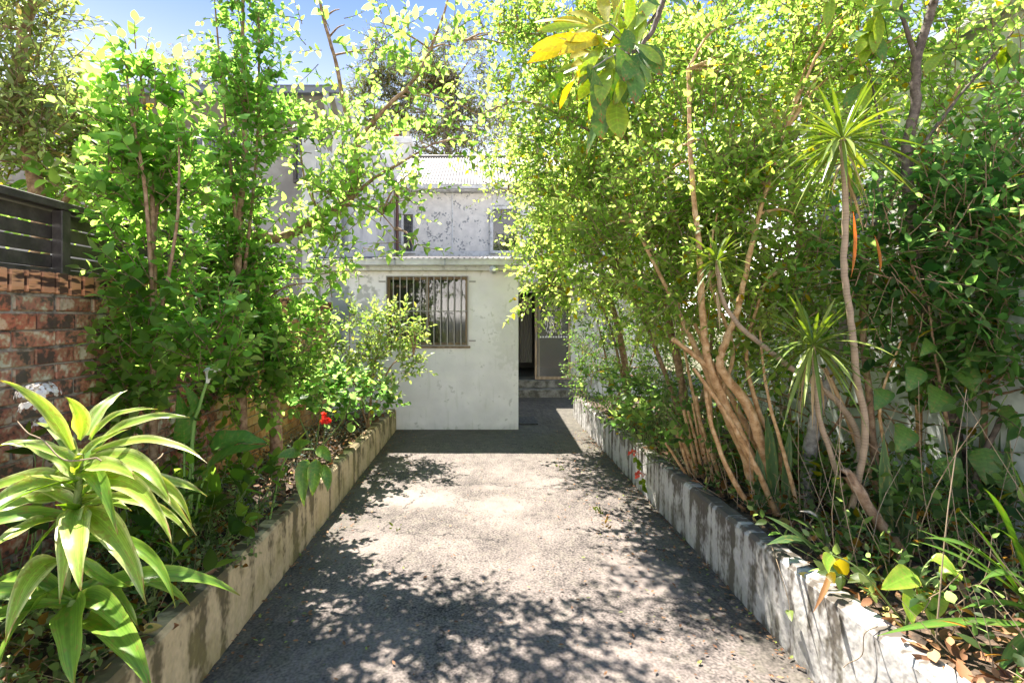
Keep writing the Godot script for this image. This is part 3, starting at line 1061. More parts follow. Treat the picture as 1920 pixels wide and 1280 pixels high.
func put_leaf(l: Leaves, at: Vector3, dir: Vector3, nor: Vector3, size: float, c: Color) -> void:
	var y := dir.normalized()
	var x := y.cross(nor)
	if x.length() < 0.05:
		x = y.cross(Vector3(0.4, 0.3, 0.86))
	x = x.normalized()
	var z := x.cross(y)
	l.at.append(Transform3D(Basis(x * size, y * size, z * size), at))
	l.col.append(c)


func tint(cols: Array, odd: Color, odd_share: float, young: float) -> Color:
	if rng.randf() < odd_share:
		return odd * rr(0.8, 1.15)
	var t := clampf(young * 0.75 + rr(-0.30, 0.45), 0, 1) * (cols.size() - 1)
	var i := mini(int(t), cols.size() - 2)
	var c: Color = (cols[i] as Color).lerp(cols[i + 1], t - i)
	return c * rr(0.82, 1.18)


# a twig with alternate leaves
func spray(l: Leaves, tw: MB, start: Vector3, dir: Vector3, length: float, o: Dictionary) -> void:
	var n: int = maxi(3, int(o.leaves * length / o.twig))
	var droop: float = o.get("droop", 0.25)
	var d := dir.normalized()
	var big := rr(0.62, 1.25)
	var pts := PackedVector3Array([start])
	var p := start
	var side := d.cross(rand_dir()).normalized()
	for k in n:
		var t := float(k + 1) / n
		d = (d + Vector3(rr(-0.12, 0.12), rr(-0.12, 0.12) - droop * 0.35 / n * 3.0 * t, rr(-0.12, 0.12))).normalized()
		p += d * length / n
		side = side.rotated(d, 2.4 + rr(-0.4, 0.4))
		side = (side - d * side.dot(d)).normalized()
		var flat := (side + Vector3(0, o.get("lift", 0.15), 0)).normalized()
		var ld := (d * 0.55 + flat * 0.9 + Vector3(0, -droop * rr(0.1, 0.8), 0)).normalized()
		var nor: Vector3 = (Vector3.UP * o.get("flat", 0.8) + rand_dir() * 0.75 + d * 0.3).normalized()
		put_leaf(l, p, ld if k < n - 1 else d, nor, o.size * big * rr(0.6, 1.15) * (1.0 - 0.35 * t * o.get("taper", 0.6)), tint(o.cols, o.get("odd", Color(0.5, 0.4, 0.04)), o.get("odd_share", 0.0), t))
		pts.append(p)
	if tw:
		var r: float = o.get("twig_r", 0.0042)
		var radii := PackedFloat32Array()
		for k in pts.size():
			radii.append(r * (1.0 - 0.7 * k / pts.size()))
		tw.tube(pts, radii, 3, false)


# fills a list of [centre, radii, twigs] with sprays that point outwards
func crown(l: Leaves, tw: MB, blobs: Array, o: Dictionary) -> void:
	var hole: float = o.get("hole", -0.18)
	for b in blobs:
		var c: Vector3 = b[0]
		var r: Vector3 = b[1]
		var made := 0
		var tries := 0
		while made < b[2] and tries < b[2] * 4:
			tries += 1
			var u := rand_dir() * pow(rng.randf(), o.get("shell", 0.42))
			var at := c + u * r
			if clump_noise.get_noise_3dv(at * o.get("grain", 1.0)) < hole:
				continue
			made += 1
			var outw := (u / r).normalized() if r.length() > 0 else Vector3.UP
			var d: Vector3 = (outw * o.get("out", 0.8) + Vector3.UP * o.get("up", 0.3) + rand_dir() * 0.55).normalized()
			spray(l, tw, at, d, o.twig * rr(0.55, 1.2), o)


# hands the leaves over: the largest-showing ones as parts, the rest as one foliage part
func hang(t: Node3D, l: Leaves, mesh: Mesh, mat: Material, parts := 0, called := "foliage") -> void:
	var order := range(l.at.size())
	if parts > 0:
		var key := func(k: int) -> float:
			var p := l.at[k].origin
			return p.distance_to(Vector3(0, EYE, 0))
		var seen := order.filter(func(k: int) -> bool: return absf(l.at[k].origin.x) < -l.at[k].origin.z * 0.98)
		seen.sort_custom(func(a: int, b: int) -> bool: return key.call(a) < key.call(b))
		var taken := {}
		var shades := {}
		for k in seen.slice(0, parts):
			taken[k] = true
			var o := MeshInstance3D.new()
			o.name = "leaf"
			o.mesh = mesh
			var c: Color = l.col[k]
			var id := Vector3i(int(c.r * 24), int(c.g * 24), int(c.b * 24))
			if not shades.has(id):
				var m: StandardMaterial3D = mat.duplicate()
				m.vertex_color_use_as_albedo = false
				m.albedo_texture = white_dot()
				m.albedo_color = Color((id.x + 0.5) / 24.0, (id.y + 0.5) / 24.0, (id.z + 0.5) / 24.0).linear_to_srgb()
				shades[id] = m
			o.material_override = shades[id]
			t.add_child(o, true)
			o.transform = Transform3D(l.at[k].basis, l.at[k].origin - t.position)
		order = order.filter(func(k: int) -> bool: return not taken.has(k))
	if order.is_empty():
		return
	var mm := MultiMesh.new()
	mm.transform_format = MultiMesh.TRANSFORM_3D
	mm.use_colors = true
	mm.mesh = mesh
	mm.instance_count = order.size()
	for k in order.size():
		mm.set_instance_transform(k, l.at[order[k]])
		mm.set_instance_color(k, l.col[order[k]])
	var o := MultiMeshInstance3D.new()
	o.name = called
	o.multimesh = mm
	o.material_override = mat
	o.set_meta("kind", "stuff")
	t.add_child(o, true)
	if t != self:
		o.position = -t.position


# a branch from a limb's nearest point into the middle of each crown blob
func reach(mb: MB, limbs: Array, blobs: Array, r0: float, count := 2) -> void:
	for b in blobs:
		for k in count:
			var aim: Vector3 = b[0] + rand_dir() * (b[1] as Vector3) * 0.55
			var best := Vector3.ZERO
			var bd := 1e9
			for line in limbs:
				for p: Vector3 in line:
					var d := p.distance_to(aim) + (0.6 if p.y > aim.y else 0.0)
					if d < bd and p.y > 0.8:
						bd = d
						best = p
			if bd < 1e8 and bd > 0.15:
				var mid := best.lerp(aim, 0.5) + Vector3(rr(-0.1, 0.1), rr(0.0, 0.12), rr(-0.1, 0.1)) * minf(bd, 1.0)
				limb(mb, [best, mid, aim], r0, r0 * 0.35, 5, 4)


func make_far_trees() -> void:
	var gum := [Color(0.055, 0.075, 0.035), Color(0.09, 0.115, 0.05), Color(0.15, 0.17, 0.075)]
	var o := {"leaves": 9, "twig": 0.9, "size": 0.27, "cols": gum, "droop": 0.9, "up": 0.1, "odd": Color(0.16, 0.11, 0.05), "odd_share": 0.05, "hole": -0.10, "grain": 0.55, "twig_r": 0.012}
	var specs := [
		[28.0, 790.0, "tall olive gum tree with hanging leaves behind the house roof", [[790, 190, 2.2, 1.9, 900], [700, 200, 1.3, 1.5, 450], [850, 130, 1.6, 1.6, 500], [890, 230, 1.5, 1.2, 480], [720, 110, 1.2, 1.2, 260], [800, 280, 2.4, 0.9, 420]], [[840, 330], [835, 260], [850, 170]]],
		[34.0, 1010.0, "gum tree rising behind the right end of the house roof", [[1010, 170, 2.6, 3.0, 300], [940, 250, 1.6, 1.4, 150], [1100, 120, 2.6, 3.0, 250]], [[1010, 330], [1005, 240], [1020, 170]]],
		[30.0, 360.0, "brownish tree crown showing above the grey neighbour roof", [[360, 150, 1.5, 1.3, 260], [330, 200, 1.2, 0.9, 120], [400, 190, 1.2, 0.9, 120]], [[365, 330], [362, 220], [360, 160]]],
	]
	for s in specs:
		var z: float = s[0]
		var base := P(s[1], 330, z)
		var t := thing("gum_tree", s[2], "tree", Vector3(base.x, 0, base.z), "trees beyond the houses")
		var tr := MB.new()
		var line := [Vector3(base.x, -0.1, base.z)]
		for q in s[4]:
			line.append(P(q[0], q[1], z))
		var lp := limb(tr, line, 0.32, 0.10, 8)
		var blobs := []
		for b in s[3]:
			blobs.append([P(b[0], b[1], z + rr(-1.0, 1.0)), Vector3(b[2], b[3], b[2]), b[4]])
		reach(tr, [lp], blobs, 0.09, 3)
		part("trunk", tr, mats.bark_grey, t)
		var l := Leaves.new()
		var tw := MB.new()
		crown(l, tw, blobs, o)
		part("twigs", tw, mats.twig, t, true)
		hang(t, l, leaf_mesh("lance", 0.24, 0.2, 0.15, 3), mats.leaf_copy)


# one shrub or tree: limbs are lists of world points with radii, blobs its crown
func shrub(called: String, label: String, category: String, limbs: Array, bark: Material, blobs: Array, mesh: Mesh, mat: Material, o: Dictionary, group := "", parts := 0) -> Node3D:
	var base: Vector3 = limbs[0][0][0]
	var t := thing(called, label, category, base, group)
	var paths := []
	for k in limbs.size():
		var tr := MB.new()
		var q = limbs[k]
		paths.append(limb(tr, q[0], q[1], q[2], 8 if q[1] > 0.02 else 6, 6))
		part("trunk" if k == 0 else "stem", tr, bark, t)
	if o.get("reach", 2) > 0 and blobs.size():
		var br := MB.new()
		reach(br, paths, blobs, o.get("reach_r", 0.012), o.get("reach", 2))
		if br.v.size():
			part("branches", br, bark, t, true)
	var l := Leaves.new()
	var tw := MB.new()
	for bl in blobs:
		bl[2] = int(bl[2] * o.get("more", 1.35))
	crown(l, tw, blobs, o)
	if o.has("along"):
		for path in paths:
			for k in range(1, path.size()):
				for j in o.along:
					var at: Vector3 = path[k - 1].lerp(path[k], rng.randf())
					if at.y > o.get("along_from", 0.9):
						spray(l, tw, at, (rand_dir() + Vector3.UP * 0.5).normalized(), o.twig * rr(0.5, 1.0), o)
	part("twigs", tw, o.get("twig_mat", mats.twig), t, true)
	hang(t, l, mesh, mat, parts)
	return t


func make_left_plants() -> void:
	var lime := [Color(0.169, 0.340, 0.102), Color(0.315, 0.540, 0.152), Color(0.517, 0.728, 0.302)]
	var broad := leaf_mesh("ovate", 0.62, 0.28, 0.16, 5)
	# first tall narrow shrub
	var o := {"more": 1.5, "leaves": 10, "twig": 0.22, "size": 0.086, "cols": lime, "droop": 0.35, "up": 0.75, "out": 0.8, "hole": -0.22, "grain": 2.2, "shell": 0.5, "reach": 2, "reach_r": 0.009, "flat": 0.9}
	var z := 2.95
	var b := P(285, 1000, z)
	b.y = 0.33
	shrub("tall_shrub", "tall narrow shrub with broad green leaves nearest the fence post, left", "shrub",
		[[[b, P(288, 700, z), P(285, 420, z), P(282, 300, z + 0.05), P(262, 130, z)], 0.026, 0.006], [[P(288, 600, z), P(272, 360, z - 0.1), P(245, 200, z - 0.1), P(232, 95, z)], 0.014, 0.004], [[P(284, 480, z), P(305, 300, z + 0.1), P(318, 170, z + 0.1)], 0.012, 0.004], [[P(290, 640, z), P(330, 430, z - 0.15), P(335, 250, z - 0.1)], 0.013, 0.004]], mats.bark_brown,
		[[P(270, 260, z), Vector3(0.18, 0.36, 0.17), 54], [P(255, 150, z), Vector3(0.10, 0.22, 0.10), 16], [P(280, 420, z), Vector3(0.18, 0.34, 0.18), 58], [P(290, 560, z), Vector3(0.20, 0.30, 0.18), 46], [P(275, 670, z), Vector3(0.2, 0.22, 0.17), 44], [P(270, 750, z), Vector3(0.2, 0.12, 0.17), 26], [P(215, 330, z), Vector3(0.10, 0.2, 0.12), 16], [P(340, 330, z), Vector3(0.10, 0.34, 0.12), 22], [P(395, 660, z - 0.1), Vector3(0.16, 0.3, 0.14), 44]], broad, mats.leaf_copy, o, "", 300)
	z = 4.0
	b = P(455, 900, z)
	b.y = 0.33
	o.cols = [Color(0.135, 0.293, 0.085), Color(0.258, 0.469, 0.135), Color(0.493, 0.704, 0.302)]
	o.more = 1.45
	o.size = 0.088
	o.twig = 0.27
	shrub("tall_shrub", "tallest narrow shrub, dense and dark at mid height, reaching out of the picture", "shrub",
		[[[b, P(452, 650, z), P(445, 470, z), P(458, 300, z), P(455, 80, z), P(452, -120, z)], 0.040, 0.008], [[P(452, 560, z), P(480, 300, z + 0.1), P(485, 100, z), P(484, -40, z)], 0.016, 0.005], [[P(448, 480, z), P(430, 300, z - 0.1), P(412, 120, z), P(400, -20, z)], 0.016, 0.005], [[P(452, 700, z), P(385, 560, z - 0.2), P(350, 460, z - 0.2)], 0.018, 0.005]], mats.bark_brown,
		[[P(455, 210, z), Vector3(0.25, 0.42, 0.22), 90], [P(460, 70, z), Vector3(0.20, 0.40, 0.18), 44], [P(440, -60, z), Vector3(0.18, 0.4, 0.18), 26], [P(435, 350, z), Vector3(0.24, 0.42, 0.22), 80], [P(440, 500, z), Vector3(0.29, 0.38, 0.22), 95], [P(420, 620, z), Vector3(0.31, 0.30, 0.20), 85], [P(480, 690, z), Vector3(0.32, 0.2, 0.2), 66], [P(430, 745, z), Vector3(0.4, 0.14, 0.2), 50], [P(540, 700, z + 0.2), Vector3(0.2, 0.2, 0.2), 30], [P(560, 600, z + 0.3), Vector3(0.18, 0.3, 0.18), 34], [P(555, 230, z), Vector3(0.08, 0.2, 0.1), 8]], broad, mats.leaf_copy, o, "", 300)
	# spreading tree with a forked limb
	z = 4.3
	b = P(520, 900, z)
	b.y = 0.33
	o = {"more": 0.72, "leaves": 10, "twig": 0.37, "size": 0.094, "cols": [Color(0.228, 0.419, 0.118), Color(0.400, 0.607, 0.202), Color(0.534, 0.712, 0.370)], "droop": 0.3, "up": 0.55, "out": 0.7, "hole": -0.05, "grain": 1.7, "shell": 0.6, "reach": 2, "reach_r": 0.010, "flat": 0.6}
	shrub("spreading_tree", "spreading tree with a bare forked brown limb in front of the house", "tree",
		[[[b, P(505, 640, z), P(480, 520, z), P(462, 445, z), P(530, 445, z), P(600, 405, z), P(655, 375, z), P(668, 300, z), P(672, 258, z)], 0.055, 0.026],
		[[P(672, 258, z), P(650, 215, z), P(630, 120, z), P(603, 20, z), P(590, -80, z)], 0.022, 0.008], [[P(672, 258, z), P(720, 205, z), P(775, 150, z), P(820, 60, z), P(850, -40, z)], 0.022, 0.007],
		[[P(655, 375, z), P(700, 335, z - 0.1), P(760, 300, z - 0.2), P(810, 270, z - 0.25)], 0.018, 0.006], [[P(640, 385, z), P(700, 390, z - 0.2), P(740, 430, z - 0.3)], 0.010, 0.004], [[P(600, 405, z), P(570, 330, z + 0.2), P(560, 230, z + 0.2)], 0.013, 0.005]], mats.bark_brown,
		[[P(760, 120, z), Vector3(0.42, 0.40, 0.4), 34], [P(820, 60, z), Vector3(0.26, 0.31, 0.26), 14], [P(720, 230, z), Vector3(0.44, 0.31, 0.35), 44], [P(620, 290, z), Vector3(0.40, 0.31, 0.35), 56], [P(590, 370, z - 0.2), Vector3(0.44, 0.26, 0.35), 58], [P(690, 380, z - 0.3), Vector3(0.35, 0.22, 0.26), 40], [P(770, 360, z - 0.3), Vector3(0.19, 0.26, 0.18), 16], [P(620, 60, z), Vector3(0.26, 0.44, 0.26), 22], [P(830, 250, z - 0.2), Vector3(0.44, 0.16, 0.26), 24], [P(590, 500, z - 0.2), Vector3(0.31, 0.35, 0.26), 46], [P(700, 60, z), Vector3(0.26, 0.26, 0.26), 12], [P(640, 450, z), Vector3(0.26, 0.19, 0.22), 18], [P(775, 440, z - 0.4), Vector3(0.12, 0.16, 0.12), 6], [P(890, 200, z + 0.4), Vector3(0.3, 0.15, 0.2), 7], [P(555, 680, z - 0.2), Vector3(0.18, 0.26, 0.18), 16]], leaf_mesh("ovate", 0.5, 0.3, 0.14, 4), mats.leaf_copy, o, "", 300)
	# shrubs over the fence
	var olive := [Color(0.176, 0.241, 0.085), Color(0.328, 0.408, 0.135), Color(0.504, 0.566, 0.253)]
	o = {"leaves": 12, "twig": 0.34, "size": 0.085, "cols": olive, "droop": 0.3, "up": 0.4, "hole": -0.2, "grain": 1.4, "flat": 0.7, "odd": Color(0.28, 0.22, 0.08), "odd_share": 0.06}
	z = 3.5
	var c := P(60, 200, z)
	shrub("hedge_tree", "large olive green tree with narrow glossy leaves over the fence, top left corner", "tree",
		[[[Vector3(c.x, 0, c.z), c + Vector3(0.05, -0.9, 0), c + Vector3(-0.1, 0.2, 0), c + Vector3(0.1, 1.0, 0)], 0.07, 0.02], [[c + Vector3(0.05, -0.9, 0), c + Vector3(0.4, -0.2, -0.1)], 0.03, 0.01]], mats.bark_brown,
		[[P(0, 50, z), Vector3(0.3, 0.6, 0.4), 150], [P(70, 200, z), Vector3(0.32, 0.40, 0.4), 150], [P(30, 270, z), Vector3(0.6, 0.3, 0.5), 90], [P(-60, 150, z), Vector3(0.6, 0.8, 0.6), 90]], leaf_mesh("lance", 0.34, 0.25, 0.1, 4), mats.leaf_gloss, o)
	z = 3.9
	c = P(200, 330, z)
	o = {"leaves": 9, "twig": 0.34, "size": 0.105, "cols": lime, "droop": 0.45, "up": 0.35, "hole": -0.22, "grain": 1.4, "flat": 0.8, "odd": Color(0.35, 0.26, 0.03), "odd_share": 0.03}
	shrub("leafy_bush", "bright broad leaved bush spilling over the charcoal fence", "shrub",
		[[[Vector3(c.x, 0, c.z), c + Vector3(0.0, -0.4, 0), c + Vector3(0.1, 0.3, 0)], 0.03, 0.01], [[c + Vector3(0, -0.5, 0), c + Vector3(-0.5, 0.1, 0)], 0.018, 0.008]], mats.bark_brown,
		[[P(180, 320, z), Vector3(0.4, 0.3, 0.35), 85], [P(80, 330, z), Vector3(0.5, 0.25, 0.4), 55], [P(190, 400, z - 0.5), Vector3(0.25, 0.16, 0.2), 12], [P(160, 235, z), Vector3(0.2, 0.2, 0.2), 20], [P(370, 420, z + 1.2), Vector3(0.5, 0.5, 0.5), 50]], broad, mats.leaf_copy, o)
	# bright shrub in front of the annex window
	var pale := [Color(0.171, 0.293, 0.071), Color(0.319, 0.461, 0.113), Color(0.512, 0.629, 0.255)]
	o = {"leaves": 11, "twig": 0.26, "size": 0.085, "cols": pale, "droop": 0.3, "up": 0.6, "hole": -0.2, "grain": 2.0, "flat": 0.75, "odd": Color(0.55, 0.52, 0.12), "odd_share": 0.05}
	z = 6.3
	b = P(690, 800, z)
	b.y = 0.3
	shrub("window_shrub", "bright light green shrub in front of the barred window", "shrub",
		[[[b, P(700, 700, z), P(715, 600, z)], 0.02, 0.006], [[b, P(660, 700, z), P(640, 640, z)], 0.016, 0.005], [[b, P(730, 690, z), P(775, 665, z - 0.1)], 0.014, 0.005], [[P(655, 680, z), P(655, 600, z), P(654, 565, z)], 0.006, 0.003]], mats.bark_brown,
		[[P(730, 615, z), Vector3(0.32, 0.2, 0.28), 46], [P(660, 670, z), Vector3(0.42, 0.26, 0.3), 66], [P(740, 670, z), Vector3(0.28, 0.26, 0.25), 40], [P(770, 625, z - 0.2), Vector3(0.12, 0.1, 0.12), 8], [P(656, 600, z), Vector3(0.06, 0.25, 0.06), 9], [P(690, 740, z), Vector3(0.35, 0.2, 0.2), 26], [P(590, 690, z - 0.4), Vector3(0.28, 0.28, 0.25), 32]], leaf_mesh("ovate", 0.46, 0.3, 0.15, 4), mats.leaf_gloss, o)
	z = 5.0
	b = P(590, 870, z)
	b.y = 0.34
	o = {"leaves": 9, "twig": 0.22, "size": 0.085, "cols": [Color(0.114, 0.262, 0.102), Color(0.228, 0.440, 0.169), Color(0.343, 0.545, 0.302)], "droop": 0.3, "up": 0.7, "hole": -0.25, "grain": 2.0, "flat": 1.0, "odd": Color(0.5, 0.45, 0.06), "odd_share": 0.04}
	shrub("geranium_bush", "rounded leaved geranium bush in the left bed with a red flower in front", "shrub",
		[[[b, P(600, 780, z), P(605, 730, z)], 0.012, 0.005], [[b, P(640, 790, z), P(660, 740, z)], 0.011, 0.004], [[b, P(560, 780, z), P(545, 740, z)], 0.010, 0.004]], mats.twig_green,
		[[P(600, 735, z), Vector3(0.30, 0.16, 0.22), 40], [P(660, 735, z + 0.3), Vector3(0.25, 0.14, 0.2), 22], [P(550, 740, z), Vector3(0.16, 0.12, 0.18), 12], [P(700, 750, z + 0.7), Vector3(0.18, 0.1, 0.18), 10]], leaf_mesh("round", 0.95, 0.2, 0.1, 5), mats.leaf_copy, o)


# a small leafy plant of the bed: a few stems from its foot with leaves
func low_plant(called: String, label: String, category: String, at: Vector3, spread: Vector3, count: int, mesh: Mesh, mat: Material, o: Dictionary, group := "", parts := 0) -> Node3D:
	var t := thing(called, label, category, at, group)
	var st := MB.new()
	var l := Leaves.new()
	for k in count:
		var e := at + Vector3(rr(-1, 1), 0, rr(-1, 1)) * spread + Vector3(0, spread.y * rr(0.35, 1.0), 0)
		var foot := at + (e - at) * Vector3(0.35, 0, 0.35)
		limb(st, [foot, foot.lerp(e, 0.5) + Vector3(rr(-0.03, 0.03), 0.02, rr(-0.03, 0.03)), e], o.get("twig_r", 0.0035), 0.002, 4, 3)
		spray(l, st, e, (e - foot).normalized() + Vector3(rr(-0.4, 0.4), 0.2, rr(-0.4, 0.4)), o.twig * rr(0.6, 1.2), o)
	part("stems", st, o.get("twig_mat", mats.twig_green), t, true)
	hang(t, l, mesh, mat, parts)
	return t


# petals round a point
func blossom(t: Node3D, called: String, at: Vector3, r: float, count: int, size: float, c: Color, mesh: Mesh) -> void:
	var l := Leaves.new()
	for k in count:
		var d := rand_dir()
		d.y = absf(d.y) * 0.8 + 0.05
		d = d.normalized()
		var tang := d.cross(rand_dir()).normalized()
		put_leaf(l, at + d * r * Vector3(1, 0.7, 1) * rr(0.8, 1.05), tang, d, size * rr(0.8, 1.2), c * rr(0.85, 1.1))
	hang(t, l, mesh, mats.petal, 0, called)


# length-wise striped leaf sheet; colours are linear
func stripe_tex(edge: Color, mid: Color, tip: Color, tip_from: float, sd: int, line := 0.12, veins := 0.0) -> ImageTexture:
	var w := 48
	var h := 128
	var r := RandomNumberGenerator.new()
	r.seed = sd
	var lines := []
	for x in w:
		lines.append(r.randf_range(-1, 1) * line)
	var spots := noise_bytes(w, h, 0.06, 3, sd)
	var im := Image.create(w, h, false, Image.FORMAT_RGB8)
	for x in w:
		var u := absf(x / 47.0 - 0.5) * 2.0
		for y in h:
			var t := y / 127.0
			var c: Color = mid.lerp(edge, smoothstep(0.45, 0.95, u)) * (1.0 + lines[x] + (spots[y * w + x] - 128) / 700.0)
			if veins > 0.0:
				c = c * (1.0 + veins * (smoothstep(0.55, 1.0, sin((t * 9.0 - u * 0.9) * TAU)) - 0.2))
			if spots[y * w + x] > 186:
				c = c.lerp(Color(0.30, 0.20, 0.06), 0.5)
			if u < 0.07:
				c = c * 1.18
			c = c.lerp(tip, smoothstep(tip_from, minf(tip_from + 0.12, 1.02), t + (spots[y * w + x] - 128) / 900.0))
			im.set_pixel(x, y, c.linear_to_srgb())
	return ImageTexture.create_from_image(im)


func blade_mat(t: Texture2D, rough := 0.36, through := Color(0.9, 0.9, 0.4), tint_c := Color.WHITE) -> StandardMaterial3D:
	var m := leaf_mat(tint_c, rough, through)
	m.albedo_texture = t
	m.texture_repeat = false
	return m


func leaf_part(t: Node3D, mb: MB, mat: Material) -> MeshInstance3D:
	return part("leaf", mb, mat, t)


func make_left_foreground() -> void:
	var up := Vector3(0.05, 0.85, 0.6)
	# the large strap leaved plant nearest the camera
	var z := 1.76
	var foot := W(-1.40, 0.34, 1.76)
	var t := thing("dracaena_plant", "large dracaena with glossy arching lime leaves in the left foreground", "plant", foot)
	var st := MB.new()
	limb(st, [foot, P(120, 1120, z), P(140, 980, z), P(148, 880, z), P(150, 850, z)], 0.016, 0.010, 8)
	limb(st, [foot, P(125, 1180, z - 0.05), P(136, 1130, z - 0.08)], 0.018, 0.012, 8)
	part("stem", st, plain_mat(Color(0.22, 0.28, 0.08), 0.6), t)
	var lime_sheet := stripe_tex(Color(0.60, 0.64, 0.26), Color(0.32, 0.47, 0.07), Color(0.36, 0.20, 0.08), 0.93, 5, 0.24)
	var deep_sheet := stripe_tex(Color(0.24, 0.38, 0.05), Color(0.16, 0.31, 0.035), Color(0.3, 0.2, 0.05), 0.95, 6, 0.2)
	var lime := blade_mat(lime_sheet, 0.33)
	var lime2 := blade_mat(lime_sheet, 0.36, Color(0.9, 0.9, 0.35), Color(0.85, 0.9, 0.8))
	var deep := blade_mat(deep_sheet, 0.34)
	# px, py of foot, middle, tip; metres nearer the camera at middle and tip; width
	var spots := [
		[134, 844, 88, 742, 0, 713, 0.05, 0.15, 0.060, 0], [150, 825, 166, 775, 120, 743, 0.02, 0.08, 0.075, 0], [162, 816, 182, 755, 239, 731, -0.1, -0.2, 0.06, 1], [169, 825, 205, 760, 295, 767, 0.0, 0.0, 0.045, 0], [172, 838, 262, 765, 356, 783, -0.05, -0.1, 0.06, 1],
		[170, 850, 300, 795, 388, 868, 0.0, 0.1, 0.055, 0], [165, 862, 280, 835, 319, 945, 0.1, 0.25, 0.085, 1], [160, 882, 340, 870, 360, 992, 0.0, 0.1, 0.055, 0], [155, 905, 275, 868, 323, 1025, 0.15, 0.35, 0.085, 0], [150, 942, 225, 925, 266, 880, -0.1, -0.2, 0.07, 1],
		[148, 950, 205, 930, 246, 958, 0.1, 0.15, 0.055, 1], [155, 930, 310, 925, 354, 1005, 0.0, 0.08, 0.045, 0], [143, 952, 138, 985, 150, 1108, 0.28, 0.36, 0.105, 0], [156, 955, 235, 985, 274, 1133, 0.22, 0.34, 0.105, 0], [131, 877, 60, 815, -10, 838, 0.0, 0.1, 0.075, 1],
		[122, 881, 90, 880, 45, 930, 0.0, -0.1, 0.085, 1], [118, 915, 47, 890, -30, 955, 0.1, 0.2, 0.08, 0], [115, 938, 50, 925, -40, 975, 0.1, 0.2, 0.07, 1], [120, 975, 50, 970, -30, 1040, 0.15, 0.25, 0.085, 0], [110, 1050, 45, 1050, 8, 1205, 0.2, 0.3, 0.10, 0],
		[136, 1125, 128, 1150, 138, 1300, 0.28, 0.34, 0.125, 2], [160, 1160, 225, 1150, 285, 1300, 0.22, 0.34, 0.125, 2], [130, 1140, 100, 1085, 30, 1125, 0.1, 0.15, 0.09, 2], [160, 1010, 300, 1000, 328, 1138, 0.0, 0.12, 0.06, 2], [145, 1040, 190, 1090, 245, 1100, 0.0, 0.05, 0.055, 2],
		[100, 1130, 40, 1120, -10, 1260, 0.2, 0.3, 0.10, 2], [145, 870, 120, 800, 60, 790, -0.15, -0.3, 0.06, 1], [150, 1100, 220, 1080, 260, 1180, -0.1, -0.1, 0.07, 2], [140, 960, 70, 1000, 40, 1090, -0.1, -0.1, 0.07, 2], [152, 880, 215, 855, 255, 900, 0.2, 0.3, 0.07, 0],
	]
	for s in spots:
		var m := blade(P(s[0], s[1], z), P(s[2], s[3], z - s[6]), P(s[4], s[5], z - s[7]), s[8] * 0.86, up + Vector3(rr(-0.45, 0.45), 0, rr(-0.2, 0.2)), "sword", 0.45, 0.055, 19, rr(-0.6, 0.6))
		leaf_part(t, m, [lime, lime2, deep][s[9]])
	for k in 14:
		var from := P(147, 860 + k * 10, z)
		var az := k * 2.4
		var d := Vector3(cos(az), 1.1, sin(az)).normalized()
		leaf_part(t, blade(from, from + d * 0.09, from + d * 0.16 + Vector3(cos(az), -0.3, sin(az)) * 0.06, 0.05, up, "sword", 0.5, 0.03, 11), [lime, lime2, deep][k % 3])
	for k in 16:
		var low := k >= 9
		var from := P(148, 880, z).lerp(P(142, 985, z), rng.randf()) if not low else P(133, 1130, z - 0.04)
		var az := k * 2.4 + 0.7
		var d := Vector3(cos(az), rr(0.1, 0.7), sin(az) * 0.9)
		var ln := rr(0.36, 0.52)
		leaf_part(t, blade(from, from + d.normalized() * ln * 0.6, from + Vector3(d.x * ln, rr(-0.22, 0.0), d.z * ln), rr(0.055, 0.085), up + Vector3(rr(-0.3, 0.3), 0, 0), "sword", 0.45, 0.04, 15, rr(-0.3, 0.3)), [deep, lime2, lime][k % 3] if not low else deep)
	var dry := MB.new()
	limb(dry, [P(180, 858, z - 0.1), P(120, 862, z - 0.12), P(80, 825, z - 0.1), P(52, 812, z - 0.08), P(32, 790, z - 0.05)], 0.0028, 0.002, 5)
	limb(dry, [P(180, 858, z - 0.1), P(235, 885, z - 0.1), P(292, 862, z - 0.05), P(305, 850, z)], 0.0028, 0.002, 5)
	part("dead_flower_stalk", dry, mats.dry_twig, t)
	# white hydrangea against the bricks
	var hyd := [Color(0.100, 0.202, 0.050), Color(0.177, 0.325, 0.070), Color(0.319, 0.493, 0.110)]
	var hleaf := leaf_mesh("ovate", 0.68, 0.22, 0.18, 5)
	var ho := {"leaves": 6, "twig": 0.16, "size": 0.115, "cols": hyd, "droop": 0.4, "flat": 1.3, "lift": 0.2, "twig_r": 0.004}
	z = 2.25
	var at := P(75, 1000, z)
	at.y = 0.36
	at.x = -2.0
	var h := low_plant("hydrangea", "hydrangea with a white lacy flower head against the brick wall", "plant", at, Vector3(0.18, 0.85, 0.15), 9, hleaf, mats.leaf_copy, ho, "", 40)
	for q in [[72, 742, 0.075, 34], [56, 766, 0.04, 12], [90, 795, 0.05, 12]]:
		blossom(h, "flower_head", P(q[0], q[1], z - 0.1), q[2], q[3] * 3, 0.019, Color(0.86, 0.86, 0.80), leaf_mesh("round", 0.95, 0.15, 0.05, 3))
	# green hydrangeas and low cover
	var places := [[430, 960, 2.75, 0.32, "dark green hydrangea bush beside the low mossy wall"], [300, 900, 2.7, 0.42, "dark green hydrangea bush below the tall narrow shrubs"], [260, 800, 2.55, 0.5, "hydrangea with pale green buds beside the brick wall"], [370, 1040, 2.2, 0.22, "low hydrangea shoots right of the lime dracaena"], [340, 760, 3.6, 0.5, "hydrangea at the foot of the tall shrubs behind the white lily"], [470, 900, 3.4, 0.25, "small dark leafed bush by the drooping leaf plant"]]
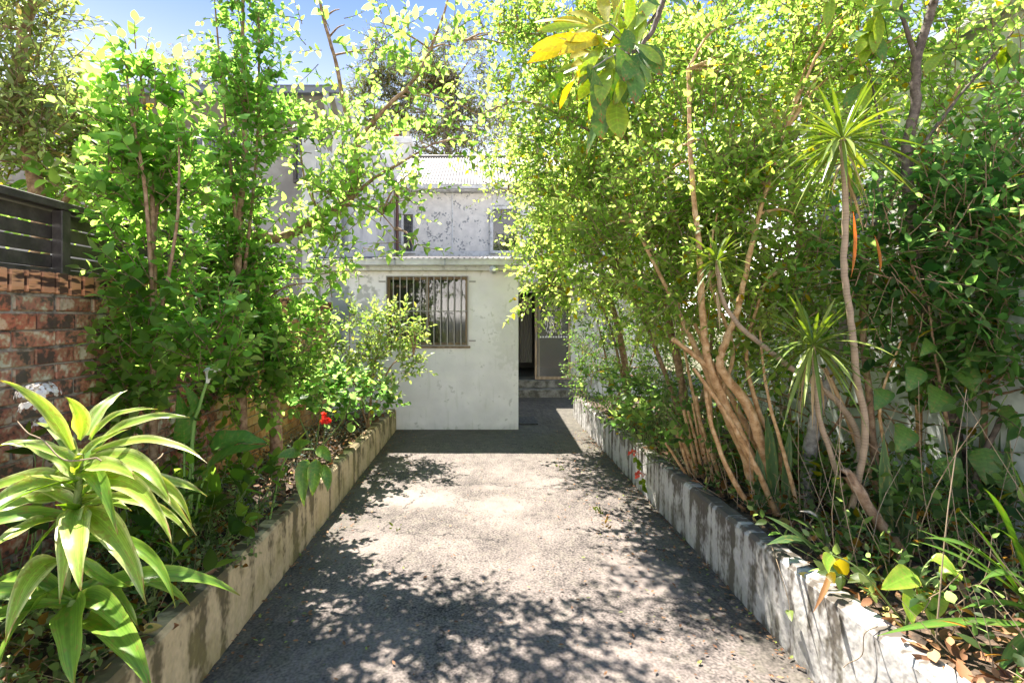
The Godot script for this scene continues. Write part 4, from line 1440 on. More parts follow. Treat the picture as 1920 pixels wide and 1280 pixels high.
	for q in places:
		at = P(q[0], q[1], q[2])
		at.x = clampf(at.x, -2.05, -1.48)
		at.y = 0.36
		low_plant("hydrangea", q[4], "plant", at, Vector3(0.22, q[3], 0.25), 16, hleaf, mats.leaf_copy, ho, "", 60)
	# arum lily: leaves on stalks and one white flower
	z = 2.7
	at = P(350, 1000, z)
	at.y = 0.36
	t = thing("arum_lily", "arum lily with one tall white flower and arrow shaped leaves", "plant", at)
	var green := blade_mat(stripe_tex(Color(0.08, 0.20, 0.03), Color(0.10, 0.24, 0.035), Color(0.12, 0.2, 0.03), 0.98, 8, 0.06, 0.22), 0.34)
	var stalk := plain_mat(Color(0.17, 0.30, 0.06), 0.5)
	st = MB.new()
	limb(st, [at, P(360, 820, z), P(372, 765, z), P(388, 715, z)], 0.011, 0.008, 7)
	part("flower_stalk", st, stalk, t)
	var fl := MB.new()
	var rows := []
	var uvs := []
	var ax := P(388, 718, z)
	for r in 7:
		var tt := r / 6.0
		var row := []
		var ur := []
		for k in 15:
			var a := TAU * k / 14.0
			var rad := 0.009 + 0.034 * pow(tt, 1.8) * (1.0 + 0.25 * cos(a))
			row.append(ax + Vector3(cos(a) * rad + tt * 0.02, tt * 0.085 - (0.022 * maxf(0, tt - 0.75) * 4.0) * (0.6 + 0.4 * sin(a * 2.0)), -sin(a) * rad))
			ur.append(Vector2(k / 14.0, tt))
		rows.append(row)
		uvs.append(ur)
	fl.grid(rows, uvs)
	part("flower", fl, leaf_mat(Color(0.80, 0.79, 0.70), 0.5, Color(0.8, 0.8, 0.7)), t)
	for q in [[360, 970, 362, 760, 340, 720, 0.10], [345, 980, 345, 800, 330, 735, 0.09], [375, 980, 400, 860, 500, 835, 0.12]]:
		st = MB.new()
		var hip := P((q[2] + q[0]) * 0.5, q[3] + 30.0, z)
		limb(st, [at, P(q[0], q[1] - 60, z), hip], 0.008, 0.005, 6)
		part("leaf_stalk", st, stalk, t)
		leaf_part(t, blade(hip, P(q[2], q[3] - 15, z - 0.05), P(q[4], q[5], z - 0.1), q[6] * 1.3, Vector3(0.2, 0.9, 0.4), "heart", 0.3, 0.03), green)
	# broad leaf arching over the wall
	z = 2.95
	at = P(400, 960, z)
	at.y = 0.36
	t = thing("taro_plant", "single broad arrow leaf on a thick pale stalk in the left bed", "plant", at)
	st = MB.new()
	limb(st, [at, P(388, 890, z), P(410, 850, z), P(438, 836, z)], 0.012, 0.007, 7)
	part("leaf_stalk", st, stalk, t)
	leaf_part(t, blade(P(396, 842, z - 0.12), P(445, 808, z - 0.05), P(500, 832, z), 0.20, Vector3(0, 0.9, 0.35), "heart", 0.25, 0.03), green)
	# drooping leaves hanging over the wall's edge
	z = 3.3
	at = P(505, 930, z)
	at.y = 0.36
	t = thing("drooping_plant", "lone plant with large leaves drooping over the left low wall", "plant", at)
	st = MB.new()
	limb(st, [at, P(530, 870, z), P(560, 845, z), P(588, 842, z)], 0.007, 0.005, 6)
	part("stem", st, stalk, t)
	var spot_leaf := blade_mat(stripe_tex(Color(0.17, 0.28, 0.04), Color(0.11, 0.23, 0.035), Color(0.42, 0.34, 0.04), 0.94, 9, 0.06, 0.22), 0.35)
	for q in [[578, 862, 560, 880, 570, 950, 0.085], [592, 860, 590, 890, 585, 930, 0.08], [600, 872, 618, 890, 614, 922, 0.06], [592, 842, 610, 845, 620, 866, 0.065], [560, 845, 550, 832, 585, 828, 0.07], [565, 850, 540, 846, 518, 858, 0.06]]:
		leaf_part(t, blade(P(q[0], q[1], z), P(q[2], q[3], z - 0.05), P(q[4], q[5], z - 0.08), q[6] * 1.15, Vector3(0.1, 0.5, 0.85), "ovate", 0.25, 0.02), spot_leaf)
	# trailing small leaves at the near end of the bed
	var cover := Leaves.new()
	var ct := MB.new()
	var co := {"leaves": 9, "twig": 0.16, "size": 0.042, "cols": [Color(0.143, 0.262, 0.135), Color(0.275, 0.408, 0.237), Color(0.457, 0.566, 0.439)], "odd": Color(0.30, 0.17, 0.06), "odd_share": 0.14, "droop": 0.4, "flat": 1.0, "twig_r": 0.0018}
	for k in 620:
		var zz := rr(1.25, 3.2)
		var x := lerpf(-2.1, -1.33, pow(rng.randf(), 0.7))
		if x > -1.36:
			x = -1.36 + rr(0, 0.05)
		var p := W(x, planter_top(-1, zz) + rr(-0.02, 0.20) * clampf((-1.25 - x) * 4.0, 0.1, 1.0), zz)
		spray(cover, ct, p, Vector3(rr(-0.6, 0.9), rr(0.1, 0.9), rr(-0.3, 0.9)), rr(0.1, 0.2), co)
	var g := thing("ground_cover", "low trailing cover of small yellow green leaves below the dracaena", "ground cover", W(-1.6, 0.34, 2.2))
	g.set_meta("kind", "stuff")
	part("runners", ct, mats.dry_twig, g, true)
	hang(g, cover, leaf_mesh("ovate", 0.62, 0.25, 0.12, 4), mats.leaf_copy)
	# the far part of the bed: dry sticks, small weeds
	var wl := Leaves.new()
	var wt := MB.new()
	var wo := {"leaves": 7, "twig": 0.14, "size": 0.04, "cols": [Color(0.077, 0.136, 0.102), Color(0.153, 0.231, 0.169), Color(0.248, 0.314, 0.302)], "odd": Color(0.28, 0.19, 0.10), "odd_share": 0.4, "droop": 0.2, "flat": 0.8, "twig_r": 0.002}
	for k in 330:
		var zz := rr(3.2, 7.3)
		var p := W(rr(-2.1, -1.42), planter_top(-1, zz) + rr(-0.03, 0.08), zz)
		spray(wl, wt, p, Vector3(rr(-0.7, 0.7), rr(0.2, 1.0), rr(-0.7, 0.7)), rr(0.08, 0.22), wo)
	g = thing("weeds", "dry stalks and small weeds in the far half of the left bed", "weeds", W(-1.7, 0.33, 5.2))
	g.set_meta("kind", "stuff")
	part("dry_stalks", wt, mats.dry_twig, g, true)
	hang(g, wl, leaf_mesh("lance", 0.36, 0.25, 0.12, 3), mats.leaf_dry)
	# red geranium flower
	z = 4.6
	at = P(612, 850, z)
	at.y = 0.36
	t = thing("geranium_flower", "single bright red geranium flower on a thin stalk by the left low wall", "flower", at)
	st = MB.new()
	limb(st, [at, P(606, 830, z), P(610, 800, z)], 0.004, 0.003, 5)
	part("stalk", st, mats.twig_green, t)
	blossom(t, "petals", P(609, 790, z), 0.04, 16, 0.045, Color(0.78, 0.035, 0.02), leaf_mesh("round", 0.8, 0.15, 0.1, 3))
	blossom(t, "petals", P(607, 778, z), 0.022, 8, 0.04, Color(0.8, 0.04, 0.02), leaf_mesh("round", 0.8, 0.15, 0.1, 3))
	# a spiky small plant by the bricks
	z = 4.7
	at = P(540, 790, z)
	at.y = 0.4
	t = thing("strap_plant", "small tuft of pale strap leaves beside the orange bricks", "plant", at)
	var palem := blade_mat(lime_sheet, 0.4)
	for k in 9:
		var d := Vector3(rr(-1, 1), rr(0.5, 1.2), rr(-0.4, 0.8)).normalized()
		leaf_part(t, blade(at, at + d * 0.2, at + d * 0.34 + Vector3(0, -0.06, 0), 0.024, Vector3(0, 0.7, 0.6), "lance", 0.3), palem)


# rosette of narrow leaves on a slim trunk
func marginata(label: String, head: Vector3, trunk: Array, r0: float, r1: float, count: int, length: float, tilt: float, mat_a: Material, mat_b: Material) -> void:
	var t := thing("dragon_tree", label, "plant", trunk[0], "slender dragon trees in the right bed")
	var m := MB.new()
	limb(m, trunk, r0, r1, 8, 6)
	part("trunk", m, mats.ringed_bark, t)
	for k in count:
		var up := lerpf(1.1, -0.75, pow(float(k) / count, 0.9)) + rr(-0.15, 0.15)
		var az := k * 2.4 + rr(-0.3, 0.3)
		var d := Vector3(cos(az), tan(clampf(up, -1.2, 1.25)) + tilt, sin(az)).normalized()
		var ll := length * rr(0.75, 1.12)
		var p1 := head + d * ll * 0.55
		var sag := rr(0.10, 0.34) * ll * Vector3(d.x, 0, d.z).length()
		leaf_part(t, blade(head + d * 0.012, p1, head + d * ll + Vector3(0, -sag * 1.5, 0), rr(0.016, 0.022), Vector3.UP if absf(d.y) < 0.9 else Vector3(0.3, 0.2, 1), "lance" if k % 2 else "strap", 0.3, 0.0, 8, rr(-0.4, 0.4)), mat_a if k % 4 else mat_b)
	var dry := leaf_mat(Color(0.42, 0.30, 0.15), 0.8, Color(0.6, 0.5, 0.35))
	for k in 9:
		var az := rr(0, TAU)
		var from := head + Vector3(0, -0.04 - 0.02 * k, 0)
		var o := Vector3(cos(az), 0, sin(az))
		leaf_part(t, blade(from, from + o * 0.07 + Vector3(0, -0.05, 0), from + o * rr(0.05, 0.14) + Vector3(0, -length * rr(0.5, 0.9), 0), 0.016, o, "lance", 0.4, 0.0, 7, rr(-1, 1)), dry if k % 3 else mat_b)


func make_right_trees() -> void:
	var gold := [Color(0.177, 0.324, 0.094), Color(0.406, 0.585, 0.166), Color(0.633, 0.742, 0.370)]
	var yellow := Color(0.62, 0.46, 0.03)
	var small := leaf_mesh("ovate", 0.52, 0.28, 0.14, 4)
	var o := {"leaves": 12, "twig": 0.36, "size": 0.074, "cols": gold, "odd": yellow, "odd_share": 0.035, "droop": 0.3, "up": 0.35, "out": 0.75, "hole": -0.03, "grain": 1.7, "shell": 0.6, "reach": 4, "reach_r": 0.013, "flat": 0.6, "more": 1.65}
	# nearest golden shrub with the fan of orange stems
	var z := 3.4
	var foot := P(1452, 945, z)
	foot.y = 0.40
	var stems := [
		[[foot, P(1408, 857, z), P(1350, 735, z), P(1327, 672, z), P(1318, 590, z), P(1312, 480, z), P(1296, 300, z + 0.1), P(1290, 130, z + 0.2)], 0.036, 0.012],
		[[foot + Vector3(0.02, 0, 0.06), P(1434, 850, z - 0.05), P(1404, 766, z - 0.05), P(1357, 699, z - 0.05), P(1352, 665, z - 0.05), P(1381, 591, z - 0.05), P(1396, 524, z - 0.05), P(1425, 400, z), P(1470, 250, z + 0.1)], 0.038, 0.010],
		[[foot + Vector3(-0.08, 0, -0.05), P(1395, 850, z + 0.1), P(1345, 745, z + 0.12), P(1322, 690, z + 0.1), P(1260, 560, z + 0.3), P(1180, 400, z + 0.6)], 0.034, 0.010],
		[[foot + Vector3(0.05, 0, -0.08), P(1440, 880, z + 0.15), P(1385, 770, z + 0.15), P(1340, 690, z + 0.2), P(1300, 600, z + 0.3)], 0.026, 0.012],
		[[foot + Vector3(0.10, 0, 0.02), P(1462, 860, z), P(1420, 760, z), P(1400, 650, z), P(1440, 520, z)], 0.022, 0.009],
		[[foot + Vector3(-0.04, 0, 0.1), P(1420, 880, z - 0.15), P(1370, 790, z - 0.15), P(1330, 730, z - 0.15), P(1300, 690, z - 0.15)], 0.020, 0.010],
		[[P(1330, 690, z), P(1295, 660, z - 0.05), P(1262, 636, z - 0.1)], 0.018, 0.014],
		[[P(1352, 735, z), P(1375, 650, z + 0.1), P(1330, 520, z + 0.15), P(1345, 400, z + 0.2)], 0.016, 0.006],
		[[foot + Vector3(-0.15, 0, 0.05), P(1375, 900, z - 0.1), P(1335, 800, z - 0.1), P(1322, 720, z - 0.1)], 0.018, 0.012],
	]
	shrub("golden_shrub", "tall golden green shrub with a fan of bare orange brown stems, nearest on the right", "tree", stems, mats.bark_orange,
		[[P(1330, 330, z + 0.4), Vector3(0.55, 0.6, 0.5), 190], [P(1500, 130, z + 0.5), Vector3(0.75, 0.6, 0.6), 150], [P(1330, 110, z + 0.7), Vector3(0.6, 0.6, 0.6), 120], [P(1440, 380, z + 0.3), Vector3(0.45, 0.45, 0.4), 130], [P(1480, 520, z + 0.2), Vector3(0.40, 0.3, 0.35), 95], [P(1300, 530, z + 0.35), Vector3(0.4, 0.28, 0.35), 85], [P(1200, 440, z + 0.8), Vector3(0.5, 0.45, 0.4), 120], [P(1420, 640, z + 0.15), Vector3(0.30, 0.16, 0.25), 34], [P(1620, 30, z + 0.3), Vector3(0.6, 0.5, 0.5), 80]],
		small, mats.leaf_copy, o, "golden shrubs of the right bed", 300)
	z = 5.2
	foot = P(1290, 860, z)
	foot.y = 0.38
	o.size = 0.080
	o.twig = 0.42
	shrub("golden_shrub", "golden green shrub arching over the driveway, second on the right", "tree",
		[[[foot, P(1275, 700, z), P(1230, 500, z), P(1180, 300, z), P(1150, 100, z), P(1120, -60, z)], 0.045, 0.012], [[foot, P(1255, 720, z + 0.1), P(1190, 560, z), P(1120, 430, z)], 0.03, 0.010], [[P(1180, 300, z), P(1080, 230, z), P(980, 190, z), P(900, 215, z)], 0.020, 0.006], [[P(1150, 120, z), P(1050, 75, z), P(950, 60, z), P(870, 75, z - 0.1)], 0.016, 0.005], [[foot, P(1330, 690, z), P(1340, 480, z)], 0.03, 0.01]], mats.bark_brown,
		[[P(1160, 180, z), Vector3(0.9, 0.8, 0.7), 260], [P(1060, 110, z), Vector3(0.7, 0.55, 0.5), 120], [P(1150, 380, z), Vector3(0.75, 0.5, 0.6), 190], [P(1260, 300, z + 0.2), Vector3(0.8, 0.9, 0.6), 230], [P(1060, 310, z), Vector3(0.45, 0.5, 0.45), 100], [P(970, 180, z), Vector3(0.35, 0.22, 0.3), 26], [P(925, 75, z), Vector3(0.36, 0.26, 0.3), 24], [P(1180, 40, z), Vector3(0.8, 0.4, 0.5), 90], [P(1110, 490, z - 0.1), Vector3(0.55, 0.25, 0.4), 70], [P(1230, 560, z - 0.2), Vector3(0.5, 0.3, 0.4), 80], [P(1000, 40, z), Vector3(0.4, 0.3, 0.3), 34]],
		small, mats.leaf_copy, o, "golden shrubs of the right bed", 250)
	z = 7.0
	foot = P(1180, 800, z)
	foot.y = 0.36
	o.size = 0.088
	o.twig = 0.5
	o.hole = -0.02
	shrub("golden_shrub", "golden green shrub by the back door, third and farthest on the right", "tree",
		[[[foot, P(1165, 640, z), P(1120, 480, z), P(1080, 330, z), P(1060, 200, z)], 0.05, 0.015], [[foot, P(1140, 600, z), P(1080, 520, z), P(1020, 520, z - 0.1)], 0.02, 0.006], [[P(1110, 450, z), P(1040, 400, z), P(980, 370, z), P(905, 340, z - 0.1)], 0.02, 0.006]], mats.bark_brown,
		[[P(1060, 400, z), Vector3(0.75, 0.55, 0.6), 170], [P(1130, 300, z), Vector3(1.0, 0.9, 0.7), 240], [P(1010, 470, z - 0.1), Vector3(0.32, 0.25, 0.3), 46], [P(960, 335, z - 0.1), Vector3(0.5, 0.14, 0.3), 34], [P(1050, 540, z - 0.1), Vector3(0.5, 0.16, 0.35), 48], [P(1160, 500, z), Vector3(0.8, 0.5, 0.5), 150], [P(1070, 200, z), Vector3(0.6, 0.6, 0.5), 80], [P(1000, 545, z - 0.1), Vector3(0.18, 0.16, 0.2), 12]],
		small, mats.leaf_copy, o, "golden shrubs of the right bed", 150)
	# behind everything on the right: fills the view between the shrubs and the side house
	o.size = 0.085
	o.hole = -0.25
	o.cols = [Color(0.181, 0.340, 0.102), Color(0.336, 0.528, 0.152), Color(0.562, 0.728, 0.270)]
	z = 5.2
	foot = W(3.4, 0.0, 5.6)
	shrub("backing_tree", "leafy green tree standing behind the pale boundary wall on the right", "tree",
		[[[foot, foot + Vector3(0.1, 2.0, 0), foot + Vector3(-0.1, 3.6, 0), foot + Vector3(0.0, 5.0, 0)], 0.09, 0.02]], mats.bark_brown,
		[[W(3.3, 3.4, 5.6), Vector3(0.9, 1.1, 1.0), 260], [W(2.9, 4.9, 5.6), Vector3(1.2, 0.9, 1.0), 220], [W(2.7, 2.6, 5.2), Vector3(0.5, 0.6, 0.9), 120], [W(3.6, 3.2, 3.9), Vector3(0.5, 1.0, 0.6), 110], [W(3.2, 4.2, 4.2), Vector3(0.7, 0.7, 0.7), 120]],
		small, mats.leaf_copy, o, "", 0)
	# darker broad leaved shrub against the wall, far right
	z = 3.0
	foot = P(1830, 950, z)
	foot.y = 0.42
	o = {"leaves": 9, "twig": 0.32, "size": 0.095, "cols": [Color(0.095, 0.231, 0.085), Color(0.180, 0.367, 0.135), Color(0.343, 0.545, 0.237)], "odd": Color(0.55, 0.38, 0.05), "odd_share": 0.02, "droop": 0.3, "up": 0.2, "out": 0.8, "hole": -0.2, "grain": 1.6, "flat": 1.1, "reach": 3, "reach_r": 0.010, "more": 1.9}
	shrub("wall_shrub", "dark green broad leaved shrub before the pale wall at the right edge", "shrub",
		[[[foot, P(1845, 800, z), P(1850, 640, z), P(1840, 480, z)], 0.022, 0.008], [[foot, P(1790, 860, z), P(1760, 700, z), P(1740, 560, z)], 0.016, 0.006], [[foot, P(1880, 840, z), P(1900, 700, z)], 0.016, 0.006], [[foot, P(1700, 900, z - 0.05), P(1640, 840, z - 0.1), P(1560, 790, z - 0.1)], 0.006, 0.003]], mats.bark_brown,
		[[P(1850, 440, z), Vector3(0.42, 0.30, 0.4), 85], [P(1740, 430, z + 0.2), Vector3(0.30, 0.26, 0.3), 44], [P(1870, 600, z), Vector3(0.32, 0.26, 0.35), 50], [P(1740, 560, z + 0.1), Vector3(0.24, 0.14, 0.25), 20], [P(1880, 760, z), Vector3(0.26, 0.22, 0.3), 26], [P(1700, 680, z + 0.15), Vector3(0.26, 0.14, 0.12), 14], [P(1880, 300, z + 0.3), Vector3(0.4, 0.3, 0.4), 55], [P(1660, 480, z), Vector3(0.25, 0.2, 0.3), 24], [P(1880, 1000, z - 0.2), Vector3(0.2, 0.15, 0.2), 6], [P(1960, 420, z), Vector3(0.25, 0.4, 0.3), 34], [P(1960, 250, z + 0.2), Vector3(0.25, 0.4, 0.3), 30], [P(1900, 520, z - 0.1), Vector3(0.22, 0.35, 0.3), 60], [P(1900, 700, z - 0.1), Vector3(0.16, 0.3, 0.3), 40], [P(1800, 360, z + 0.2), Vector3(0.35, 0.2, 0.3), 40]],
		leaf_mesh("ovate", 0.5, 0.25, 0.14, 5), mats.leaf_copy, o, "", 300)
	# middle layer that hides most of the pale wall
	o.size = 0.08
	o.more = 1.0
	z = 4.2
	foot = W(2.6, 0.4, 4.3)
	shrub("wall_shrub", "mid green shrub filling the gap between the stem fan and the pale wall", "shrub",
		[[[foot, foot + Vector3(-0.05, 0.6, 0), foot + Vector3(0.05, 1.3, 0)], 0.018, 0.008], [[foot, foot + Vector3(0.1, 0.5, 0.4), foot + Vector3(0.1, 1.1, 0.6)], 0.014, 0.006]], mats.bark_brown,
		[[W(2.55, 1.35, 4.4), Vector3(0.28, 0.45, 0.7), 85], [W(2.6, 0.95, 5.4), Vector3(0.28, 0.4, 0.6), 60], [W(2.65, 1.75, 3.5), Vector3(0.22, 0.3, 0.4), 40], [W(2.5, 1.6, 5.3), Vector3(0.3, 0.5, 0.6), 60], [W(2.72, 0.9, 3.3), Vector3(0.15, 0.25, 0.4), 16]],
		leaf_mesh("ovate", 0.5, 0.25, 0.14, 4), mats.leaf_copy, o, "", 0)
	# the dark forked trunk, whose bough hangs over the drive with big leathery leaves
	z = 3.2
	foot = P(1850, 1000, z)
	foot.y = 0.42
	var t := thing("magnolia_tree", "dark forked trunk whose overhanging bough carries big leathery red tipped leaves", "tree", foot)
	var lines := [
		[[foot, P(1800, 850, z), P(1785, 790, z), P(1760, 700, z), P(1745, 620, z), P(1725, 520, z), P(1712, 430, z), P(1703, 340, z), P(1702, 270, z), P(1716, 200, z), P(1720, 112, z), P(1738, 50, z), P(1755, -20, z), P(1765, -150, z)], 0.040, 0.022],
		[[P(1720, 112, z), P(1702, 60, z), P(1690, 10, z), P(1700, -80, z)], 0.016, 0.008],
		[[P(1765, -150, z), P(1690, -300, 3.0), P(1500, -330, 2.6), P(1330, -220, 2.15), P(1268, -70, 1.92), P(1245, 0, 1.9), P(1222, 60, 1.88), P(1188, 98, 1.86)], 0.020, 0.007],
		[[P(1268, -70, 1.92), P(1240, 10, 1.95), P(1205, 55, 1.95)], 0.008, 0.005],
		[[P(1703, 330, z), P(1740, 260, z), P(1800, 180, z + 0.1), P(1900, 60, z + 0.2)], 0.014, 0.006],
		[[P(1700, 300, z), P(1660, 260, z + 0.1), P(1630, 130, z + 0.15)], 0.010, 0.004],
	]
	for k in lines.size():
		var m := MB.new()
		limb(m, lines[k][0], lines[k][1], lines[k][2], 9, 6)
		part("trunk" if k == 0 else "branch", m, mats.bark_dark, t)
	var dark := blade_mat(stripe_tex(Color(0.10, 0.19, 0.03), Color(0.10, 0.21, 0.032), Color(0.36, 0.08, 0.03), 0.90, 21, 0.05, 0.22), 0.55, Color(0.7, 0.75, 0.25))
	var yel := blade_mat(stripe_tex(Color(0.60, 0.52, 0.04), Color(0.52, 0.52, 0.05), Color(0.55, 0.18, 0.03), 0.93, 22, 0.05, 0.22), 0.5, Color(1.0, 0.9, 0.3))
	var mid := blade_mat(stripe_tex(Color(0.36, 0.46, 0.04), Color(0.27, 0.40, 0.04), Color(0.40, 0.12, 0.03), 0.90, 23, 0.05, 0.22), 0.32, Color(0.9, 0.9, 0.3))
	var zc := 1.86
	var set_ := [
		[1178, 100, 1195, 130, 1190, 196, 0.090, 0, -0.1], [1188, 98, 1216, 110, 1208, 166, 0.075, 0, 0.0], [1182, 84, 1225, 92, 1242, 142, 0.085, 0, -0.1], [1168, 104, 1130, 110, 1082, 160, 0.07, 0, -0.05], [1150, 118, 1130, 140, 1126, 198, 0.075, 2, -0.1],
		[1125, 112, 1095, 120, 1092, 160, 0.06, 0, 0.0], [1165, 108, 1160, 140, 1150, 200, 0.07, 0, 0.05], [1060, 130, 1035, 150, 1038, 195, 0.07, 0, 0.1], [1100, 125, 1060, 150, 1050, 205, 0.05, 1, 0.1], [1160, 180, 1150, 205, 1165, 262, 0.10, 2, -0.05], [1145, 175, 1120, 215, 1130, 262, 0.09, 0, 0.0],
		[1150, 190, 1115, 230, 1100, 290, 0.06, 0, 0.05], [1150, 80, 1095, 60, 1048, 102, 0.075, 1, -0.1], [1148, 88, 1080, 62, 990, 96, 0.075, 1, -0.05], [1110, 92, 1050, 80, 988, 118, 0.06, 1, 0.0], [1138, 60, 1110, 20, 1062, 26, 0.07, 1, 0.0], [1125, 55, 1060, 30, 1000, 42, 0.06, 1, 0.1], [1140, 50, 1135, 15, 1125, -15, 0.06, 1, 0.05],
		[1155, 50, 1160, 0, 1148, -40, 0.06, 1, 0.1], [1170, 60, 1185, 20, 1180, -20, 0.07, 2, 0.0], [1190, 55, 1210, 20, 1230, -5, 0.07, 2, 0.1], [1130, 75, 1080, 85, 1045, 70, 0.05, 1, -0.1], [1165, 70, 1170, 40, 1155, 10, 0.06, 2, -0.1], [1120, 100, 1075, 100, 1100, 140, 0.055, 2, 0.05], [1105, 108, 1105, 150, 1110, 185, 0.05, 2, 0.1],
		[1195, 90, 1190, 60, 1205, 20, 0.08, 2, 0.05], [1172, 66, 1140, 40, 1110, 50, 0.06, 2, 0.0], [1130, 130, 1110, 170, 1105, 225, 0.055, 2, 0.08], [1240, 10, 1215, 5, 1200, -30, 0.08, 0, 0.0], [1245, 0, 1280, -5, 1290, 30, 0.07, 0, 0.1], [1170, 150, 1185, 170, 1178, 200, 0.07, 0, 0.1],
	]
	for s in set_:
		leaf_part(t, blade(P(s[0], s[1], zc), P(s[2], s[3], zc + s[8]), P(s[4], s[5], zc + s[8] * 1.5), s[6] * 0.80, Vector3(rr(-0.7, 0.7), 0.3 if s[7] == 1 else 0.4, 0.9), "obovate", 0.22, 0.02, 10, rr(-0.4, 0.4)), [dark, yel, mid][s[7]])
	for k in 34:
		var a := P(rr(1100, 1200), rr(40, 150), zc + rr(-0.12, 0.15))
		var left := a.x < P(1150, 0, zc).x and a.y > P(0, 100, zc).y
		var d := Vector3(rr(-1.0, 0.1) if left else rr(-0.5, 0.6), rr(-0.5, 0.35) if left else rr(-1.2, -0.3), rr(-0.3, 0.5)).normalized() * rr(0.11, 0.19)
		leaf_part(t, blade(a, a + d * 0.5 + Vector3(0, 0.015, 0), a + d, rr(0.04, 0.06), Vector3(rr(-0.7, 0.7), 0.45, 0.8), "obovate", 0.25, 0.02, 10, rr(-0.5, 0.5)), [yel, mid, mid][k % 3] if left else [dark, mid, dark][k % 3])
		if k % 3 == 0:
			var tw := MB.new()
			limb(tw, [P(1188, 98, zc), P(1188, 98, zc).lerp(a, 0.5) + Vector3(0, 0.015, 0), a], 0.004, 0.002, 5, 3)
			part("twig", tw, mats.bark_grey, t)
	for q in [[1650, 20, 0.0], [1640, 60, 0.05], [1690, -20, 0.0], [1770, 100, 0.1], [1560, -10, 0.1], [1900, 80, 0.2], [1630, 150, 0.15]]:
		for k in 6:
			var a := P(q[0], q[1], z + q[2])
			var d := (rand_dir() + Vector3(0, -0.5, 0)).normalized() * 0.2
			leaf_part(t, blade(a, a + d * 0.5 + Vector3(0, 0.03, 0), a + d + Vector3(0, -0.05, 0), 0.07, Vector3(rr(-0.3, 0.3), 0.7, 0.6), "obovate", 0.22, 0.02, 8), [dark, mid][k % 2])
	# dragon trees
	var ma := blade_mat(stripe_tex(Color(0.12, 0.20, 0.035), Color(0.18, 0.27, 0.05), Color(0.40, 0.36, 0.08), 0.97, 31, 0.08), 0.34)
	var mb := blade_mat(stripe_tex(Color(0.26, 0.34, 0.07), Color(0.32, 0.40, 0.09), Color(0.45, 0.30, 0.05), 0.95, 32, 0.08), 0.36)
	z = 2.75
	marginata("tallest dragon tree with a spiky head high in front of the golden shrubs", P(1580, 262, z), [W(1.98, 0.40, 2.85), P(1622, 830, z), P(1606, 700, z), P(1596, 600, z), P(1583, 500, z), P(1586, 400, z), P(1580, 258, z)], 0.018, 0.015, 74, 0.40, 0.05, ma, mb)
	z = 2.85
	marginata("middle height dragon tree with a spiky head above the bare stems", P(1525, 648, z), [W(2.05, 0.40, 2.9), P(1585, 939, z), P(1562, 862, z), P(1536, 778, z), P(1530, 709, z), P(1525, 650, z)], 0.016, 0.012, 66, 0.42, 0.1, ma, mb)
	z = 3.15
	marginata("smallest dragon tree on a kinked slanting trunk behind the golden stems", P(1344, 490, z), [W(2.15, 0.40, 3.1), P(1612, 840, z), P(1569, 752, z), P(1478, 685, z), P(1428, 645, z), P(1384, 608, z), P(1354, 557, z), P(1345, 490, z)], 0.020, 0.012, 44, 0.27, 0.3, ma, mb)
	var orange := leaf_mat(Color(0.60, 0.20, 0.03), 0.5, Color(1.0, 0.8, 0.4))
	for q in [[1600, 395, 1608, 470, 1596, 520, 2.74], [1640, 440, 1655, 490, 1650, 510, 2.9]]:
		var b := blade(P(q[0], q[1], q[6]), P(q[2], q[3], q[6]), P(q[4], q[5], q[6]), 0.025, Vector3(0.2, 0.3, 0.9), "lance", 0.3)
		tag(part("dead_leaf", b, orange, self), "bright orange dead leaf hanging below the tall spiky head" if q[0] == 1600 else "dark orange dead leaf hanging right of the ringed trunk", "leaf")


